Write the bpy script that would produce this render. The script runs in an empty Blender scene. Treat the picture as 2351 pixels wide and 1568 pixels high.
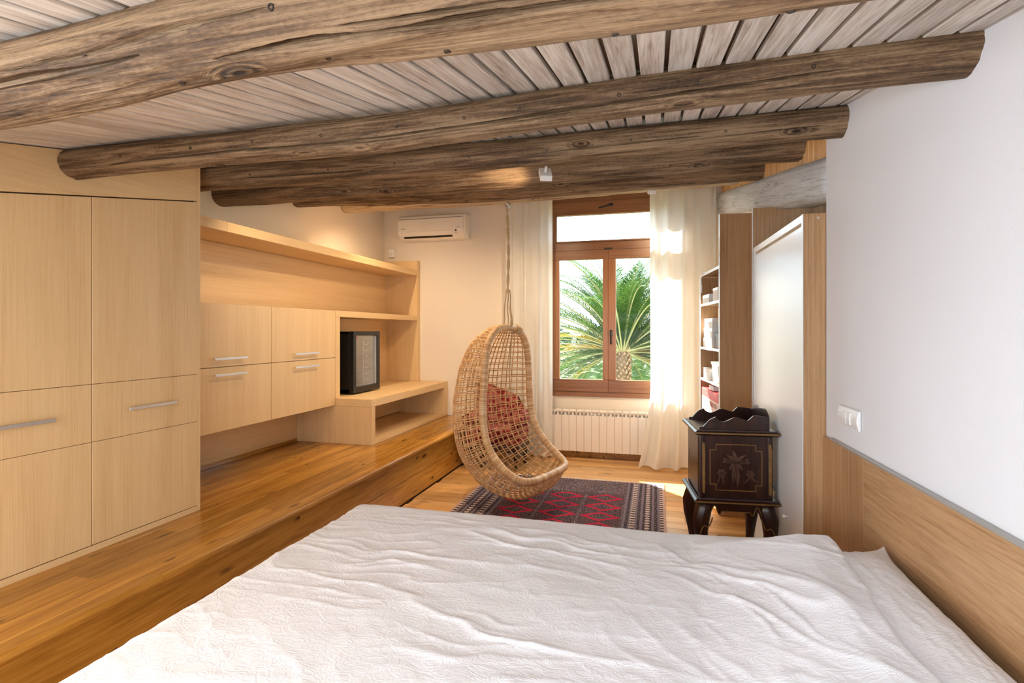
import bpy, bmesh, math, random
import numpy as np
from mathutils import Vector, Matrix

random.seed(7)
S = bpy.context.scene
COL = S.collection
PI = math.pi

# ------------------------------------------------------------------ camera
TH = math.radians(15.0)
cam_d = bpy.data.cameras.new('camera')
cam = bpy.data.objects.new('camera', cam_d); COL.objects.link(cam)
cam.location = (0, 0, 1.4)
cam.rotation_euler = (PI/2, 0, TH)
cam_d.sensor_width = 36.0
cam_d.lens = 1230.0/2351.0*36.0
cam_d.shift_y = -24.0/2351.0
cam_d.clip_start = 0.05
S.camera = cam

# ------------------------------------------------------------------ world, sun, area lights, exposure
world = bpy.data.worlds.new('sky'); S.world = world
world.use_nodes = True
wn = world.node_tree
wn.nodes['Background'].inputs[0].default_value = (0.70, 0.87, 1.0, 1)
wn.nodes['Background'].inputs[1].default_value = 3.4

sun_d = bpy.data.lights.new('sun', 'SUN'); sun = bpy.data.objects.new('sun', sun_d); COL.objects.link(sun)
sun_d.energy = 24.0; sun_d.angle = math.radians(1.0); sun_d.color = (1.0, 0.95, 0.86)
sun.rotation_euler = Vector((1.01, -1.0, -1.05)).to_track_quat('-Z', 'Y').to_euler()

def area(name, loc, target, sx, sy, power, color):
    d = bpy.data.lights.new(name, 'AREA'); d.shape = 'RECTANGLE'; d.size = sx; d.size_y = sy
    d.energy = power; d.color = color
    o = bpy.data.objects.new(name, d); COL.objects.link(o)
    o.location = loc
    o.rotation_euler = (Vector(target)-Vector(loc)).to_track_quat('-Z', 'Y').to_euler()
    return o
# added fill lamps behind the camera, no windows modelled: roof slope, rear wall, left wall
area('added_roof_fill', (-0.6, -0.55, 1.70), (-0.6, 0.05, -1.5), 2.2, 0.8, 14, (0.80, 0.90, 1.0))
area('added_rear_fill', (-0.7, -1.12, 1.0), (-0.7, 3.0, 1.35), 2.6, 0.85, 22, (0.80, 0.90, 1.0))
area('added_side_fill', (-3.12, -0.56, 0.98), (0.8, 1.3, 1.15), 1.2, 0.9, 58, (0.76, 0.88, 1.0))

S.view_settings.view_transform = 'Standard'
S.view_settings.look = 'None'
S.view_settings.exposure = 0.95
S.view_settings.gamma = 1.0
S.view_settings.use_curve_mapping = False

# ------------------------------------------------------------------ object helpers
W = {}          # world matrices of parents
def link(o, parent=None):
    COL.objects.link(o)
    if parent is not None: o.parent = parent
    W[o] = W[parent].copy() if parent is not None else Matrix.Identity(4)
    return o
def tag(o, label=None, cat=None, group=None, kind=None):
    if label: o['label'] = label
    if cat: o['category'] = cat
    if group: o['group'] = group
    if kind: o['kind'] = kind
    return o
def thing(name, loc, label=None, cat=None, group=None, kind=None, rz=0.0):
    o = bpy.data.objects.new(name, None); COL.objects.link(o)
    o.empty_display_size = 0.1
    o.location = loc; o.rotation_euler = (0, 0, rz)
    W[o] = Matrix.Translation(loc) @ Matrix.Rotation(rz, 4, 'Z')
    return tag(o, label, cat, group, kind)

class MB:
    def __init__(s): s.v = []; s.f = []; s.mi = []
    def add(s, vs, fs, mi=0):
        n = len(s.v); s.v += [tuple(p) for p in vs]; s.f += [tuple(i+n for i in f) for f in fs]; s.mi += [mi]*len(fs); return s
    def box(s, x0, x1, y0, y1, z0, z1, mi=0):
        v = [(x, y, z) for z in (z0, z1) for y in (y0, y1) for x in (x0, x1)]
        return s.add(v, [(0,2,3,1),(4,5,7,6),(0,1,5,4),(2,6,7,3),(0,4,6,2),(1,3,7,5)], mi)
    def hexa(s, b, t, mi=0):
        """b,t: 4 corners each, counter-clockwise seen from above"""
        return s.add(list(b)+list(t), [(3,2,1,0),(4,5,6,7),(0,1,5,4),(1,2,6,5),(2,3,7,6),(3,0,4,7)], mi)
    def prism(s, poly, a, b, fn, mi=0):
        """poly of 2D points extruded between a and b; fn(p,q,e)->xyz"""
        n = len(poly)
        v = [fn(p, q, a) for p, q in poly]+[fn(p, q, b) for p, q in poly]
        f = [tuple(range(n))[::-1], tuple(range(n, 2*n))]+[(i, (i+1) % n, n+(i+1) % n, n+i) for i in range(n)]
        return s.add(v, f, mi)
    def tube(s, pts, r, sides=8, closed=False, cap=True, mi=0):
        P = [Vector(p) for p in pts]; n = len(P)
        rr = r if hasattr(r, '__len__') else [r]*n
        v = []; up = None
        for i in range(n):
            a = P[(i-1) % n] if (closed or i > 0) else P[i]
            b = P[(i+1) % n] if (closed or i < n-1) else P[i]
            t = (b-a)
            if t.length < 1e-9: t = Vector((0, 0, 1))
            t.normalize()
            if up is None:
                up = Vector((0, 0, 1)) if abs(t.z) < .9 else Vector((1, 0, 0))
            up = up-t*up.dot(t)
            if up.length < 1e-6: up = t.orthogonal()
            up.normalize(); sd = t.cross(up)
            for k in range(sides):
                an = 2*PI*k/sides
                v.append(P[i]+(up*math.cos(an)+sd*math.sin(an))*rr[i])
        f = []
        m = n if closed else n-1
        for i in range(m):
            j = (i+1) % n
            for k in range(sides):
                k2 = (k+1) % sides
                f.append((i*sides+k, i*sides+k2, j*sides+k2, j*sides+k))
        if cap and not closed:
            f.append(tuple(range(sides))[::-1]); f.append(tuple((n-1)*sides+k for k in range(sides)))
        return s.add(v, f, mi)
    def lathe(s, prof, c=(0, 0, 0), seg=20, mi=0):
        v = []; n = len(prof)
        for r, z in prof:
            for k in range(seg):
                a = 2*PI*k/seg; v.append((c[0]+r*math.cos(a), c[1]+r*math.sin(a), c[2]+z))
        f = [(i*seg+k, i*seg+(k+1) % seg, (i+1)*seg+(k+1) % seg, (i+1)*seg+k) for i in range(n-1) for k in range(seg)]
        f.append(tuple(range(seg))[::-1]); f.append(tuple((n-1)*seg+k for k in range(seg)))
        return s.add(v, f, mi)
    def grid(s, P, mi=0):
        """P[i][j] points"""
        ni, nj = len(P), len(P[0])
        return s.add([p for r in P for p in r], [(i*nj+j, i*nj+j+1, (i+1)*nj+j+1, (i+1)*nj+j) for i in range(ni-1) for j in range(nj-1)], mi)
    def mesh(s, name, mats, bevel=0.0, seg=2, smooth=False, M=None, fixn=True):
        me = bpy.data.meshes.new(name)
        v = s.v
        if M is not None: v = [tuple(M @ Vector(p)) for p in v]
        me.from_pydata(v, [], s.f)
        for m in (mats if isinstance(mats, (list, tuple)) else [mats]): me.materials.append(m)
        for p, mi in zip(me.polygons, s.mi): p.material_index = mi
        if bevel > 0 or fixn:
            bm = bmesh.new(); bm.from_mesh(me)
            if fixn: bmesh.ops.recalc_face_normals(bm, faces=bm.faces)
            if bevel > 0:
                ed = [e for e in bm.edges if len(e.link_faces) == 2 and e.calc_face_angle(0) > 0.5]
                bmesh.ops.bevel(bm, geom=ed, offset=bevel, segments=seg, profile=0.6, affect='EDGES', clamp_overlap=True)
            bm.to_mesh(me); bm.free()
        if smooth:
            for p in me.polygons: p.use_smooth = True
        return me
    def build(s, name, mats, parent=None, bevel=0.0, seg=2, smooth=False, fixn=True):
        M = W[parent].inverted() if parent is not None else None
        me = s.mesh(name, mats, bevel, seg, smooth, M, fixn)
        return link(bpy.data.objects.new(name, me), parent)

def box(name, mat, parent, x0, x1, y0, y1, z0, z1, bevel=0.002, seg=1):
    return MB().box(x0, x1, y0, y1, z0, z1).build(name, mat, parent, bevel, seg)
def inst(name, me, parent, loc, rot=(0, 0, 0)):
    """object sharing mesh data; loc in world coordinates"""
    o = bpy.data.objects.new(name, me); COL.objects.link(o)
    if parent is not None:
        o.parent = parent; loc = W[parent].inverted() @ Vector(loc)
    o.location = loc; o.rotation_euler = rot
    return o

# ------------------------------------------------------------------ material helpers
class NT:
    def __init__(s, name, rough=.5, spec=.5, metal=0.0):
        s.m = bpy.data.materials.new(name); s.m.use_nodes = True
        s.t = s.m.node_tree; s.b = s.t.nodes['Principled BSDF']; s.out = s.t.nodes['Material Output']
        s.b.inputs['Roughness'].default_value = rough
        s.b.inputs['Specular IOR Level'].default_value = spec
        s.b.inputs['Metallic'].default_value = metal
        s._c = None
    def n(s, typ, **kw):
        nd = s.t.nodes.new(typ)
        for k, v in kw.items(): setattr(nd, k, v)
        return nd
    def put(s, sock, v):
        if isinstance(v, bpy.types.NodeSocket): s.t.links.new(v, sock)
        else:
            if hasattr(v, '__len__') and len(v) == 3 and sock.type == 'RGBA': v = (*v, 1)
            sock.default_value = v
    def math(s, op, a, b=None, c=None, clamp=False):
        nd = s.n('ShaderNodeMath', operation=op, use_clamp=clamp)
        s.put(nd.inputs[0], a)
        if b is not None: s.put(nd.inputs[1], b)
        if c is not None: s.put(nd.inputs[2], c)
        return nd.outputs[0]
    def obj(s, rand=0.0):
        tc = s.n('ShaderNodeTexCoord').outputs['Object']
        if rand:
            r = s.n('ShaderNodeObjectInfo').outputs['Random']
            cb = s.n('ShaderNodeCombineXYZ')
            s.put(cb.inputs[0], s.math('MULTIPLY', r, rand)); s.put(cb.inputs[1], s.math('MULTIPLY', r, rand*1.7)); s.put(cb.inputs[2], s.math('MULTIPLY', r, rand*.6))
            va = s.n('ShaderNodeVectorMath', operation='ADD'); s.put(va.inputs[0], tc); s.put(va.inputs[1], cb.outputs[0])
            return va.outputs[0]
        return tc
    def map(s, vec, scale, loc=(0, 0, 0)):
        mp = s.n('ShaderNodeMapping'); s.put(mp.inputs[0], vec); mp.inputs['Scale'].default_value = scale; mp.inputs['Location'].default_value = loc
        return mp.outputs[0]
    def noise(s, vec, scale=1.0, detail=3.0, rough=.5, dist=0.0):
        nd = s.n('ShaderNodeTexNoise'); s.put(nd.inputs['Vector'], vec); nd.inputs['Scale'].default_value = scale
        nd.inputs['Detail'].default_value = detail; nd.inputs['Roughness'].default_value = rough; nd.inputs['Distortion'].default_value = dist
        return nd.outputs['Fac']
    def vor(s, vec, scale=1.0, rand=1.0):
        nd = s.n('ShaderNodeTexVoronoi'); s.put(nd.inputs['Vector'], vec); nd.inputs['Scale'].default_value = scale
        nd.inputs['Randomness'].default_value = rand
        return nd.outputs['Distance']
    def ramp(s, fac, stops):
        nd = s.n('ShaderNodeValToRGB'); s.put(nd.inputs[0], fac)
        e = nd.color_ramp.elements
        while len(e) < len(stops): e.new(.5)
        for el, (p, c) in zip(e, stops): el.position = p; el.color = (*c, 1) if len(c) == 3 else c
        return nd.outputs[0]
    def mix(s, fac, a, b, mode='MIX'):
        nd = s.n('ShaderNodeMix', data_type='RGBA', blend_type=mode)
        s.put(nd.inputs[0], fac); s.put(nd.inputs[6], a); s.put(nd.inputs[7], b)
        return nd.outputs[2]
    def hsv(s, col, val, sat=1.0):
        nd = s.n('ShaderNodeHueSaturation'); s.put(nd.inputs['Color'], col); s.put(nd.inputs['Value'], val); s.put(nd.inputs['Saturation'], sat)
        return nd.outputs[0]
    def col(s, c): s.put(s.b.inputs['Base Color'], c); return s
    def bump(s, h, strength=.3, dist=.01):
        nd = s.n('ShaderNodeBump'); nd.inputs['Strength'].default_value = strength; nd.inputs['Distance'].default_value = dist
        s.put(nd.inputs['Height'], h); s.t.links.new(nd.outputs[0], s.b.inputs['Normal']); return s

def lin(r, g, b):
    f = lambda c: (c/255/12.92 if c/255 <= .04045 else ((c/255+.055)/1.055)**2.4)
    return (f(r), f(g), f(b))

def plain(name, c, rough=.5, spec=.5, metal=0.0, var=0.05, scale=6.0):
    t = NT(name, rough, spec, metal)
    nz = t.noise(t.obj(), scale, 2)
    t.col(t.ramp(nz, [(.3, tuple(x*(1-var) for x in c)), (.7, tuple(min(1, x*(1+var)) for x in c))]))
    return t.m

def veneer(name, light, dark, axis, rough=.42, fine=210.0, rand=0.0, spec=.4):
    """straight fine oak grain along axis 0/1/2"""
    t = NT(name, rough, spec)
    o = t.obj(rand)
    sc = [fine]*3; sc[axis] = 2.2
    g = t.noise(t.map(o, sc), 1.0, 3, .6, .15)
    sc2 = [9.0]*3; sc2[axis] = .55
    g2 = t.noise(t.map(o, sc2), 1.0, 3, .55, .6)
    sc3 = [420.0]*3; sc3[axis] = 14.0
    g3 = t.noise(t.map(o, sc3), 1.0, 2, .6)
    v = t.math('ADD', t.math('MULTIPLY', g, .45), t.math('ADD', t.math('MULTIPLY', g2, .35), t.math('MULTIPLY', g3, .2)))
    c = t.ramp(v, [(.34, dark), (.5, tuple((a*2+b)/3 for a, b in zip(light, dark))), (.64, light)])
    if rand:
        r = t.n('ShaderNodeObjectInfo').outputs['Random']
        c = t.hsv(c, t.math('ADD', .90, t.math('MULTIPLY', r, .2)))
    t.col(c); t.bump(g, .08, .002)
    return t.m

def floorwood(name, axis, stops, rough=.28):
    t = NT(name, rough, .5)
    o = t.obj(13.0)
    sc = [70.0]*3; sc[axis] = 3.0
    warp = t.noise(t.map(o, [4, 4, 4]), 1.0, 2)
    kv = [13.0]*3; kv[axis] = 3.2
    kd = t.vor(t.map(o, kv), 1.0)
    knot = t.math('SUBTRACT', 1.0, t.math('MULTIPLY', kd, 4.2), clamp=True)
    g = t.noise(t.map(o, sc), 1.0, 4, .6, .9)
    sc2 = [7.0]*3; sc2[axis] = .6
    g2 = t.noise(t.map(o, sc2), 1.0, 3, .5, 1.2)
    v = t.math('ADD', t.math('MULTIPLY', g, .5), t.math('MULTIPLY', g2, .5))
    c = t.ramp(v, [(.3, stops[0]), (.5, stops[1]), (.68, stops[2])])
    kn = t.math('MULTIPLY', knot, t.math('GREATER_THAN', warp, .52))
    c = t.mix(t.math('MULTIPLY', kn, 1.4, clamp=True), c, lin(74, 40, 12))
    r = t.n('ShaderNodeObjectInfo').outputs['Random']
    c = t.hsv(c, t.math('ADD', .76, t.math('MULTIPLY', r, .46)))
    t.col(c); t.bump(g, .06, .002)
    return t.m

MAT = {}
OAK_L, OAK_D = lin(230, 198, 148), lin(208, 170, 118)
MAT['oak_v'] = veneer('oak_veneer_vertical', OAK_L, OAK_D, 2)
MAT['oak_y'] = veneer('oak_veneer_lengthwise', OAK_L, OAK_D, 1)
MAT['oak_x'] = veneer('oak_veneer_crosswise', OAK_L, OAK_D, 0)
MAT['oak_hy'] = veneer('oak_headboard_lengthwise', lin(200, 162, 120), lin(146, 106, 68), 1, .42, 105)
MAT['oak_hv'] = veneer('oak_headboard_vertical', lin(196, 156, 114), lin(148, 108, 70), 2, .42, 115)
MAT['seam'] = plain('dark_seam', lin(70, 40, 18), .8)
MAT['floor_x'] = floorwood('honey_floor_oak', 0, [lin(176, 120, 60), lin(210, 160, 98), lin(230, 186, 126)])
MAT['floor_y'] = floorwood('honey_platform_oak', 1, [lin(118, 74, 20), lin(176, 122, 46), lin(208, 154, 72)], .22)
MAT['floor_base'] = plain('floor_underlay', lin(110, 66, 28), .7)
MAT['wood_win'] = veneer('window_mahogany', lin(156, 108, 74), lin(114, 74, 50), 0, .3, 60)
MAT['wood_win_v'] = veneer('window_mahogany_upright', lin(168, 116, 74), lin(126, 80, 48), 2, .3, 60)

def plaster(name, c, var=.04):
    t = NT(name, .85, .2)
    o = t.obj()
    a = t.noise(o, 1.6, 3)
    t.col(t.ramp(a, [(.3, tuple(x*(1-var) for x in c)), (.7, c)]))
    t.bump(t.noise(o, 120, 4, .6), .12, .004)
    return t.m
MAT['plaster'] = plaster('white_plaster', lin(234, 236, 240))
MAT['plaster_warm'] = plaster('cream_plaster', lin(236, 224, 206))

def ceilboard():
    t = NT('limed_ceiling_board', .6, .3)
    o = t.obj(9.0)
    g = t.noise(t.map(o, [130, 5, 130]), 1, 4, .65, .5)
    g2 = t.noise(t.map(o, [16, 1.3, 16]), 1, 3, .6, 1.0)
    v = t.math('ADD', t.math('MULTIPLY', g, .6), t.math('MULTIPLY', g2, .4))
    c = t.ramp(v, [(.28, lin(120, 100, 82)), (.42, lin(192, 180, 168)), (.56, lin(224, 218, 210)), (.75, lin(238, 235, 230))])
    r = t.n('ShaderNodeObjectInfo').outputs['Random']
    c = t.hsv(c, t.math('ADD', .86, t.math('MULTIPLY', r, .2)))
    t.col(c); t.bump(g, .25, .003)
    return t.m
MAT['ceilboard'] = ceilboard()
MAT['groove'] = veneer('ceiling_joint_brown', lin(104, 74, 46), lin(64, 42, 24), 1)

def logwood(name, dark, mid, light):
    t = NT(name, .62, .35)
    o = t.obj(5.0)
    # knots stretched along the log
    kd = t.vor(t.map(o, [2.6, 7.5, 7.5]), 1.0)
    kn = t.math('SUBTRACT', 1.0, t.math('MULTIPLY', kd, 3.6), clamp=True)
    rings = t.math('SINE', t.math('MULTIPLY', kd, 95.0))
    cb = t.n('ShaderNodeVectorMath', operation='ADD'); s3 = t.n('ShaderNodeCombineXYZ')
    kk = t.math('MULTIPLY', t.math('MULTIPLY', kn, kn), .05)
    t.put(s3.inputs[1], kk); t.put(s3.inputs[2], kk); t.put(cb.inputs[0], o); t.put(cb.inputs[1], s3.outputs[0])
    ow = cb.outputs[0]
    g = t.noise(t.map(ow, [3.5, 85, 85]), 1, 5, .65, .7)
    g2 = t.noise(t.map(ow, [1.1, 15, 15]), 1, 4, .6, 1.1)
    blot = t.noise(t.map(o, [2.2, 3, 3]), 1, 3, .5)
    fib = t.noise(t.map(o, [70, 160, 160]), 1, 2, .6)
    v = t.math('ADD', t.math('MULTIPLY', g, .42), t.math('ADD', t.math('MULTIPLY', g2, .33), t.math('ADD', t.math('MULTIPLY', blot, .13), t.math('MULTIPLY', fib, .12))))
    km = t.math('MULTIPLY', kn, t.math('GREATER_THAN', kn, .35))
    v = t.math('ADD', v, t.math('MULTIPLY', t.math('MULTIPLY', km, rings), .09))
    v = t.math('SUBTRACT', v, t.math('MULTIPLY', t.math('POWER', kn, 4.0), .22))
    c = t.ramp(v, [(.36, dark), (.46, mid), (.53, tuple((a+b)/2 for a, b in zip(mid, light))), (.64, light)])
    t.col(c)
    hb = t.math('ADD', g, t.math('MULTIPLY', t.math('MULTIPLY', km, rings), .35))
    t.bump(hb, .8, .007)
    return t.m
MAT['log'] = logwood('weathered_log', lin(36, 25, 16), lin(98, 74, 51), lin(164, 136, 104))
MAT['log_pale'] = logwood('pale_limed_log', lin(104, 84, 62), lin(170, 148, 120), lin(214, 198, 172))
MAT['lintel'] = logwood('limed_lintel_with_daylight', lin(150, 152, 154), lin(204, 207, 210), lin(234, 237, 240))  # limed grey, made paler to stand in for bluish daylight on it
MAT['pine'] = veneer('orange_pine', lin(238, 196, 138), lin(214, 156, 92), 2, .45, 80, 7.0)
MAT['pine_gap'] = plain('pine_joint', lin(150, 84, 34), .7)

MAT['white'] = plain('white_lacquer', lin(242, 244, 246), .25, .5, 0, .01)
MAT['white_plastic'] = plain('white_plastic', lin(240, 240, 238), .35, .5, 0, .01)
MAT['ac_white'] = plain('ac_ivory', lin(236, 230, 218), .4, .5, 0, .01)
MAT['black'] = plain('black_plastic', lin(16, 16, 17), .35, .5, 0, .02)
MAT['dark'] = plain('dark_grey', lin(34, 32, 32), .5)
MAT['grey'] = plain('grey_mark', lin(130, 128, 124), .6)
MAT['steel'] = plain('brushed_steel', lin(206, 202, 196), .4, .5, .75, .04)
MAT['chrome'] = plain('chrome', lin(190, 190, 192), .18, .5, 1.0, .02)
MAT['alu'] = plain('grey_metal_trim', lin(178, 176, 172), .4, .5, .3, .03)
MAT['radiator'] = plain('radiator_enamel', lin(240, 232, 222), .35, .5, 0, .01)
MAT['iron'] = plain('dark_iron', lin(62, 54, 46), .5, .5, .6)

def fabric(name, c, weave=900.0, rough=.9, trans=0.0, crease=0.0, var=.04):
    t = NT(name, rough, .15)
    o = t.obj()
    nz = t.noise(o, 5.0, 3)
    cc = t.ramp(nz, [(.3, tuple(x*(1-var) for x in c)), (.7, c)])
    t.col(cc)
    if 'Sheen Weight' in t.b.inputs: t.b.inputs['Sheen Weight'].default_value = .15
    h = t.noise(o, weave, 2)
    if crease:
        w = t.noise(t.map(o, [16, 26, 20]), 1, 4, .6, 1.5)
        r = t.math('ABSOLUTE', t.math('SUBTRACT', w, .5))
        r2 = t.math('SUBTRACT', 1.0, t.math('MULTIPLY', r, 9.0), clamp=True)
        h = t.math('ADD', t.math('MULTIPLY', h, .06), t.math('MULTIPLY', r2, crease))
    t.bump(h, .6 if crease else .35, .006 if crease else .004)
    if trans:
        tr = t.n('ShaderNodeBsdfTranslucent'); t.put(tr.inputs[0], cc)
        mx = t.n('ShaderNodeMixShader'); mx.inputs[0].default_value = trans
        t.t.links.new(t.b.outputs[0], mx.inputs[1]); t.t.links.new(tr.outputs[0], mx.inputs[2])
        t.t.links.new(mx.outputs[0], t.out.inputs[0])
    return t.m
MAT['linen'] = fabric('white_bed_linen', lin(240, 241, 246), crease=.16)
MAT['sheet'] = fabric('mattress_sheet', lin(206, 204, 204), crease=.1)
MAT['curtain'] = fabric('curtain_voile', lin(248, 246, 240), 700, .9, .42)
MAT['rope'] = fabric('hemp_rope', lin(204, 176, 136), 200)
MAT['mattress'] = fabric('mattress_ticking', lin(222, 218, 212))

def glass(name, base):
    t = NT(name, .02, .5)
    tr = t.n('ShaderNodeBsdfTransparent'); tr.inputs[0].default_value = (.97, .99, .99, 1)
    gl = t.n('ShaderNodeBsdfGlossy'); gl.inputs['Roughness'].default_value = .02
    lw = t.n('ShaderNodeLayerWeight'); lw.inputs[0].default_value = .5
    fr = t.math('ADD', base, t.math('MULTIPLY', t.math('POWER', lw.outputs['Facing'], 4.0), .3))
    mx = t.n('ShaderNodeMixShader')
    t.t.links.new(fr, mx.inputs[0]); t.t.links.new(tr.outputs[0], mx.inputs[1]); t.t.links.new(gl.outputs[0], mx.inputs[2])
    t.t.links.new(mx.outputs[0], t.out.inputs[0])
    return t.m
MAT['glass'] = glass('window_glass', .004)
MAT['fridge_glass'] = glass('fridge_glass', .30)

def rattan(name, wrap=0.0):
    t = NT(name, .4, .5)
    o = t.obj()
    nz = t.noise(o, 30, 4)
    c = t.ramp(nz, [(.3, lin(190, 142, 92)), (.55, lin(220, 178, 126)), (.75, lin(236, 204, 156))])
    t.col(c); t.bump(t.noise(o, 160, 2), .2, .003)
    return t.m
MAT['cane'] = rattan('rattan_cane')
def wrapmat():
    """bound cane: bands across the rim, from the UV-less attribute 'arc'"""
    t = NT('cane_binding', .4, .5)
    at = t.n('ShaderNodeAttribute', attribute_name='arc').outputs['Fac']
    w = t.math('FRACT', t.math('MULTIPLY', at, 330.0))
    edge = t.math('ABSOLUTE', t.math('SUBTRACT', w, .5))
    band = t.math('FLOOR', t.math('MULTIPLY', at, 330.0))
    wn_ = t.n('ShaderNodeTexWhiteNoise', noise_dimensions='1D'); t.put(wn_.inputs['W'], band)
    c = t.ramp(wn_.outputs['Value'], [(0, lin(200, 154, 104)), (.5, lin(220, 180, 132)), (1, lin(234, 204, 160))])
    c = t.mix(t.math('GREATER_THAN', edge, .44), c, lin(140, 92, 48))
    t.col(c); t.bump(edge, .3, .004)
    return t.m
MAT['binding'] = wrapmat()

def mahogany():
    t = NT('dark_mahogany', .28, .5)
    o = t.obj()
    g = t.noise(t.map(o, [60, 60, 4]), 1, 3, .6, .6)
    t.col(t.ramp(g, [(.3, lin(24, 10, 7)), (.6, lin(52, 24, 16)), (.8, lin(72, 36, 22))]))
    t.bump(g, .05, .002)
    return t.m
MAT['mahog'] = mahogany()
MAT['gilt'] = plain('worn_gilt', lin(122, 88, 42), .45, .5, .15, .25, 40)
MAT['inlay'] = plain('faded_inlay', lin(72, 42, 26), .45, .5, 0, .25, 40)

def rugmat():
    t = NT('rug_pile', .95, .1)
    o = t.obj()
    sp = t.n('ShaderNodeSeparateXYZ'); t.put(sp.inputs[0], o)
    x, y = sp.outputs[0], sp.outputs[1]           # rug centre at origin
    m = t.math
    nz = t.noise(o, 95, 2, .7); nz2 = t.noise(o, 7, 3)
    speck = t.math('GREATER_THAN', nz, .56)
    base = t.ramp(nz, [(.36, lin(44, 38, 46)), (.5, lin(86, 74, 82)), (.6, lin(150, 128, 122)), (.72, lin(196, 172, 160))])
    base = t.hsv(base, m('ADD', .7, m('MULTIPLY', nz2, .6)))
    HX, HY = .8075, 1.32
    ex = m('SUBTRACT', HX, m('ABSOLUTE', x)); ey = m('SUBTRACT', HY, m('ABSOLUTE', y))
    infx = m('GREATER_THAN', ex, .315); infy = m('GREATER_THAN', ey, .41)
    inf = m('MULTIPLY', infx, infy)
    px, py = .327, .2285
    fx = m('MULTIPLY', m('SUBTRACT', m('FRACT', m('ADD', m('DIVIDE', x, px), 100.5)), .5), px)
    fy = m('MULTIPLY', m('SUBTRACT', m('FRACT', m('ADD', m('DIVIDE', m('SUBTRACT', y, .79), py), 100.5)), .5), py)
    fyw = m('ADD', m('ABSOLUTE', fy), m('MULTIPLY', m('SUBTRACT', nz, .5), .01))
    d = m('ADD', m('DIVIDE', m('ABSOLUTE', fx), .152), m('DIVIDE', fyw, .102))
    ring = m('MULTIPLY', m('GREATER_THAN', d, .66), m('LESS_THAN', d, 1.02))
    red = t.ramp(nz, [(.35, lin(150, 18, 44)), (.65, lin(214, 52, 84))])
    field = t.hsv(base, .72)
    outer = m('GREATER_THAN', d, 1.02)
    field = t.mix(m('MULTIPLY', outer, .45), field, t.mix(.5, field, lin(92, 40, 56)))
    field = t.mix(ring, field, red)
    gap = m('GREATER_THAN', m('ABSOLUTE', fx), .153)
    field = t.mix(gap, field, base)
    # side borders: lines running along y with dashes
    st = m('SINE', m('MULTIPLY', ex, 150.0)); st2 = m('SINE', m('MULTIPLY', ex, 58.0))
    dash = m('SINE', m('MULTIPLY', y, 120.0))
    bl = m('GREATER_THAN', st, .1)
    border = t.mix(bl, lin(58, 50, 60), lin(116, 104, 116))
    dots = m('MULTIPLY', m('MULTIPLY', m('GREATER_THAN', st2, .55), m('GREATER_THAN', dash, .25)), 1.0)
    border = t.mix(dots, border, lin(214, 190, 172))
    border = t.mix(m('MULTIPLY', speck, .45), border, lin(168, 146, 138))
    col = t.mix(infx, border, base)
    col = t.mix(inf, col, field)
    edge = m('LESS_THAN', m('MINIMUM', ex, ey), .016)
    col = t.mix(edge, col, lin(196, 160, 146))
    t.col(col); t.bump(nz, .5, .006)
    return t.m
MAT['rug'] = rugmat()
MAT['fringe'] = fabric('rug_fringe', lin(226, 216, 200), 300)

def redcloth():
    t = NT('red_patterned_cloth', .9, .15)
    o = t.obj()
    v = t.vor(o, 16); nz = t.noise(o, 24, 3)
    c = t.ramp(t.math('ADD', v, t.math('MULTIPLY', nz, .5)), [(.35, lin(84, 14, 18)), (.6, lin(128, 40, 38)), (.8, lin(176, 112, 100)), (1, lin(80, 18, 20))])
    t.col(c); t.bump(t.noise(o, 400, 2), .3, .003)
    return t.m
MAT['redcloth'] = redcloth()

def leafmat(name, a, b, trans=.35):
    t = NT(name, .5, .4)
    o = t.obj()
    nz = t.noise(o, 2.2, 3)
    c = t.ramp(nz, [(.35, a), (.65, b)])
    r = t.n('ShaderNodeObjectInfo').outputs['Random']
    c = t.hsv(c, t.math('ADD', .8, t.math('MULTIPLY', r, .4)))
    t.col(c)
    tr = t.n('ShaderNodeBsdfTranslucent'); t.put(tr.inputs[0], c)
    mx = t.n('ShaderNodeMixShader'); mx.inputs[0].default_value = trans
    t.t.links.new(t.b.outputs[0], mx.inputs[1]); t.t.links.new(tr.outputs[0], mx.inputs[2]); t.t.links.new(mx.outputs[0], t.out.inputs[0])
    return t.m
MAT['palm_leaf'] = leafmat('palm_leaf', lin(34, 62, 26), lin(72, 98, 38))
MAT['palm_dry'] = leafmat('palm_leaf_yellowing', lin(150, 122, 40), lin(178, 146, 54))
MAT['palm_stalk'] = plain('palm_stalk', lin(150, 142, 92), .6)
MAT['palm_bark'] = plain('palm_bark', lin(104, 82, 62), .9, .2, 0, .4, 30)
MAT['vine'] = leafmat('vine_leaves', lin(66, 82, 30), lin(92, 104, 46), .2)
MAT['hedge'] = leafmat('dark_tree_leaves', lin(34, 54, 34), lin(60, 80, 46), .15)
MAT['ground'] = plain('field_grass', lin(78, 86, 44), .95, .1, 0, .25, .6)

# ------------------------------------------------------------------ room constants
CA, CB = 1.83, 0.205                         # ceiling height z = CA + CB*y
def ceil_z(y): return CA+CB*y
XL, YB, YR = -3.23, 5.97, -1.25              # left wall, back wall, rear wall
PLAT_X, PLAT_Z = -1.96, 0.40
def xr(y): return .8-.0306*(y-1.77)          # right wall plane
YC = 2.791                                   # end of the right wall
def xn(y): return .769-.0469*(y-YC)          # lintel plane beyond it

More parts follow.
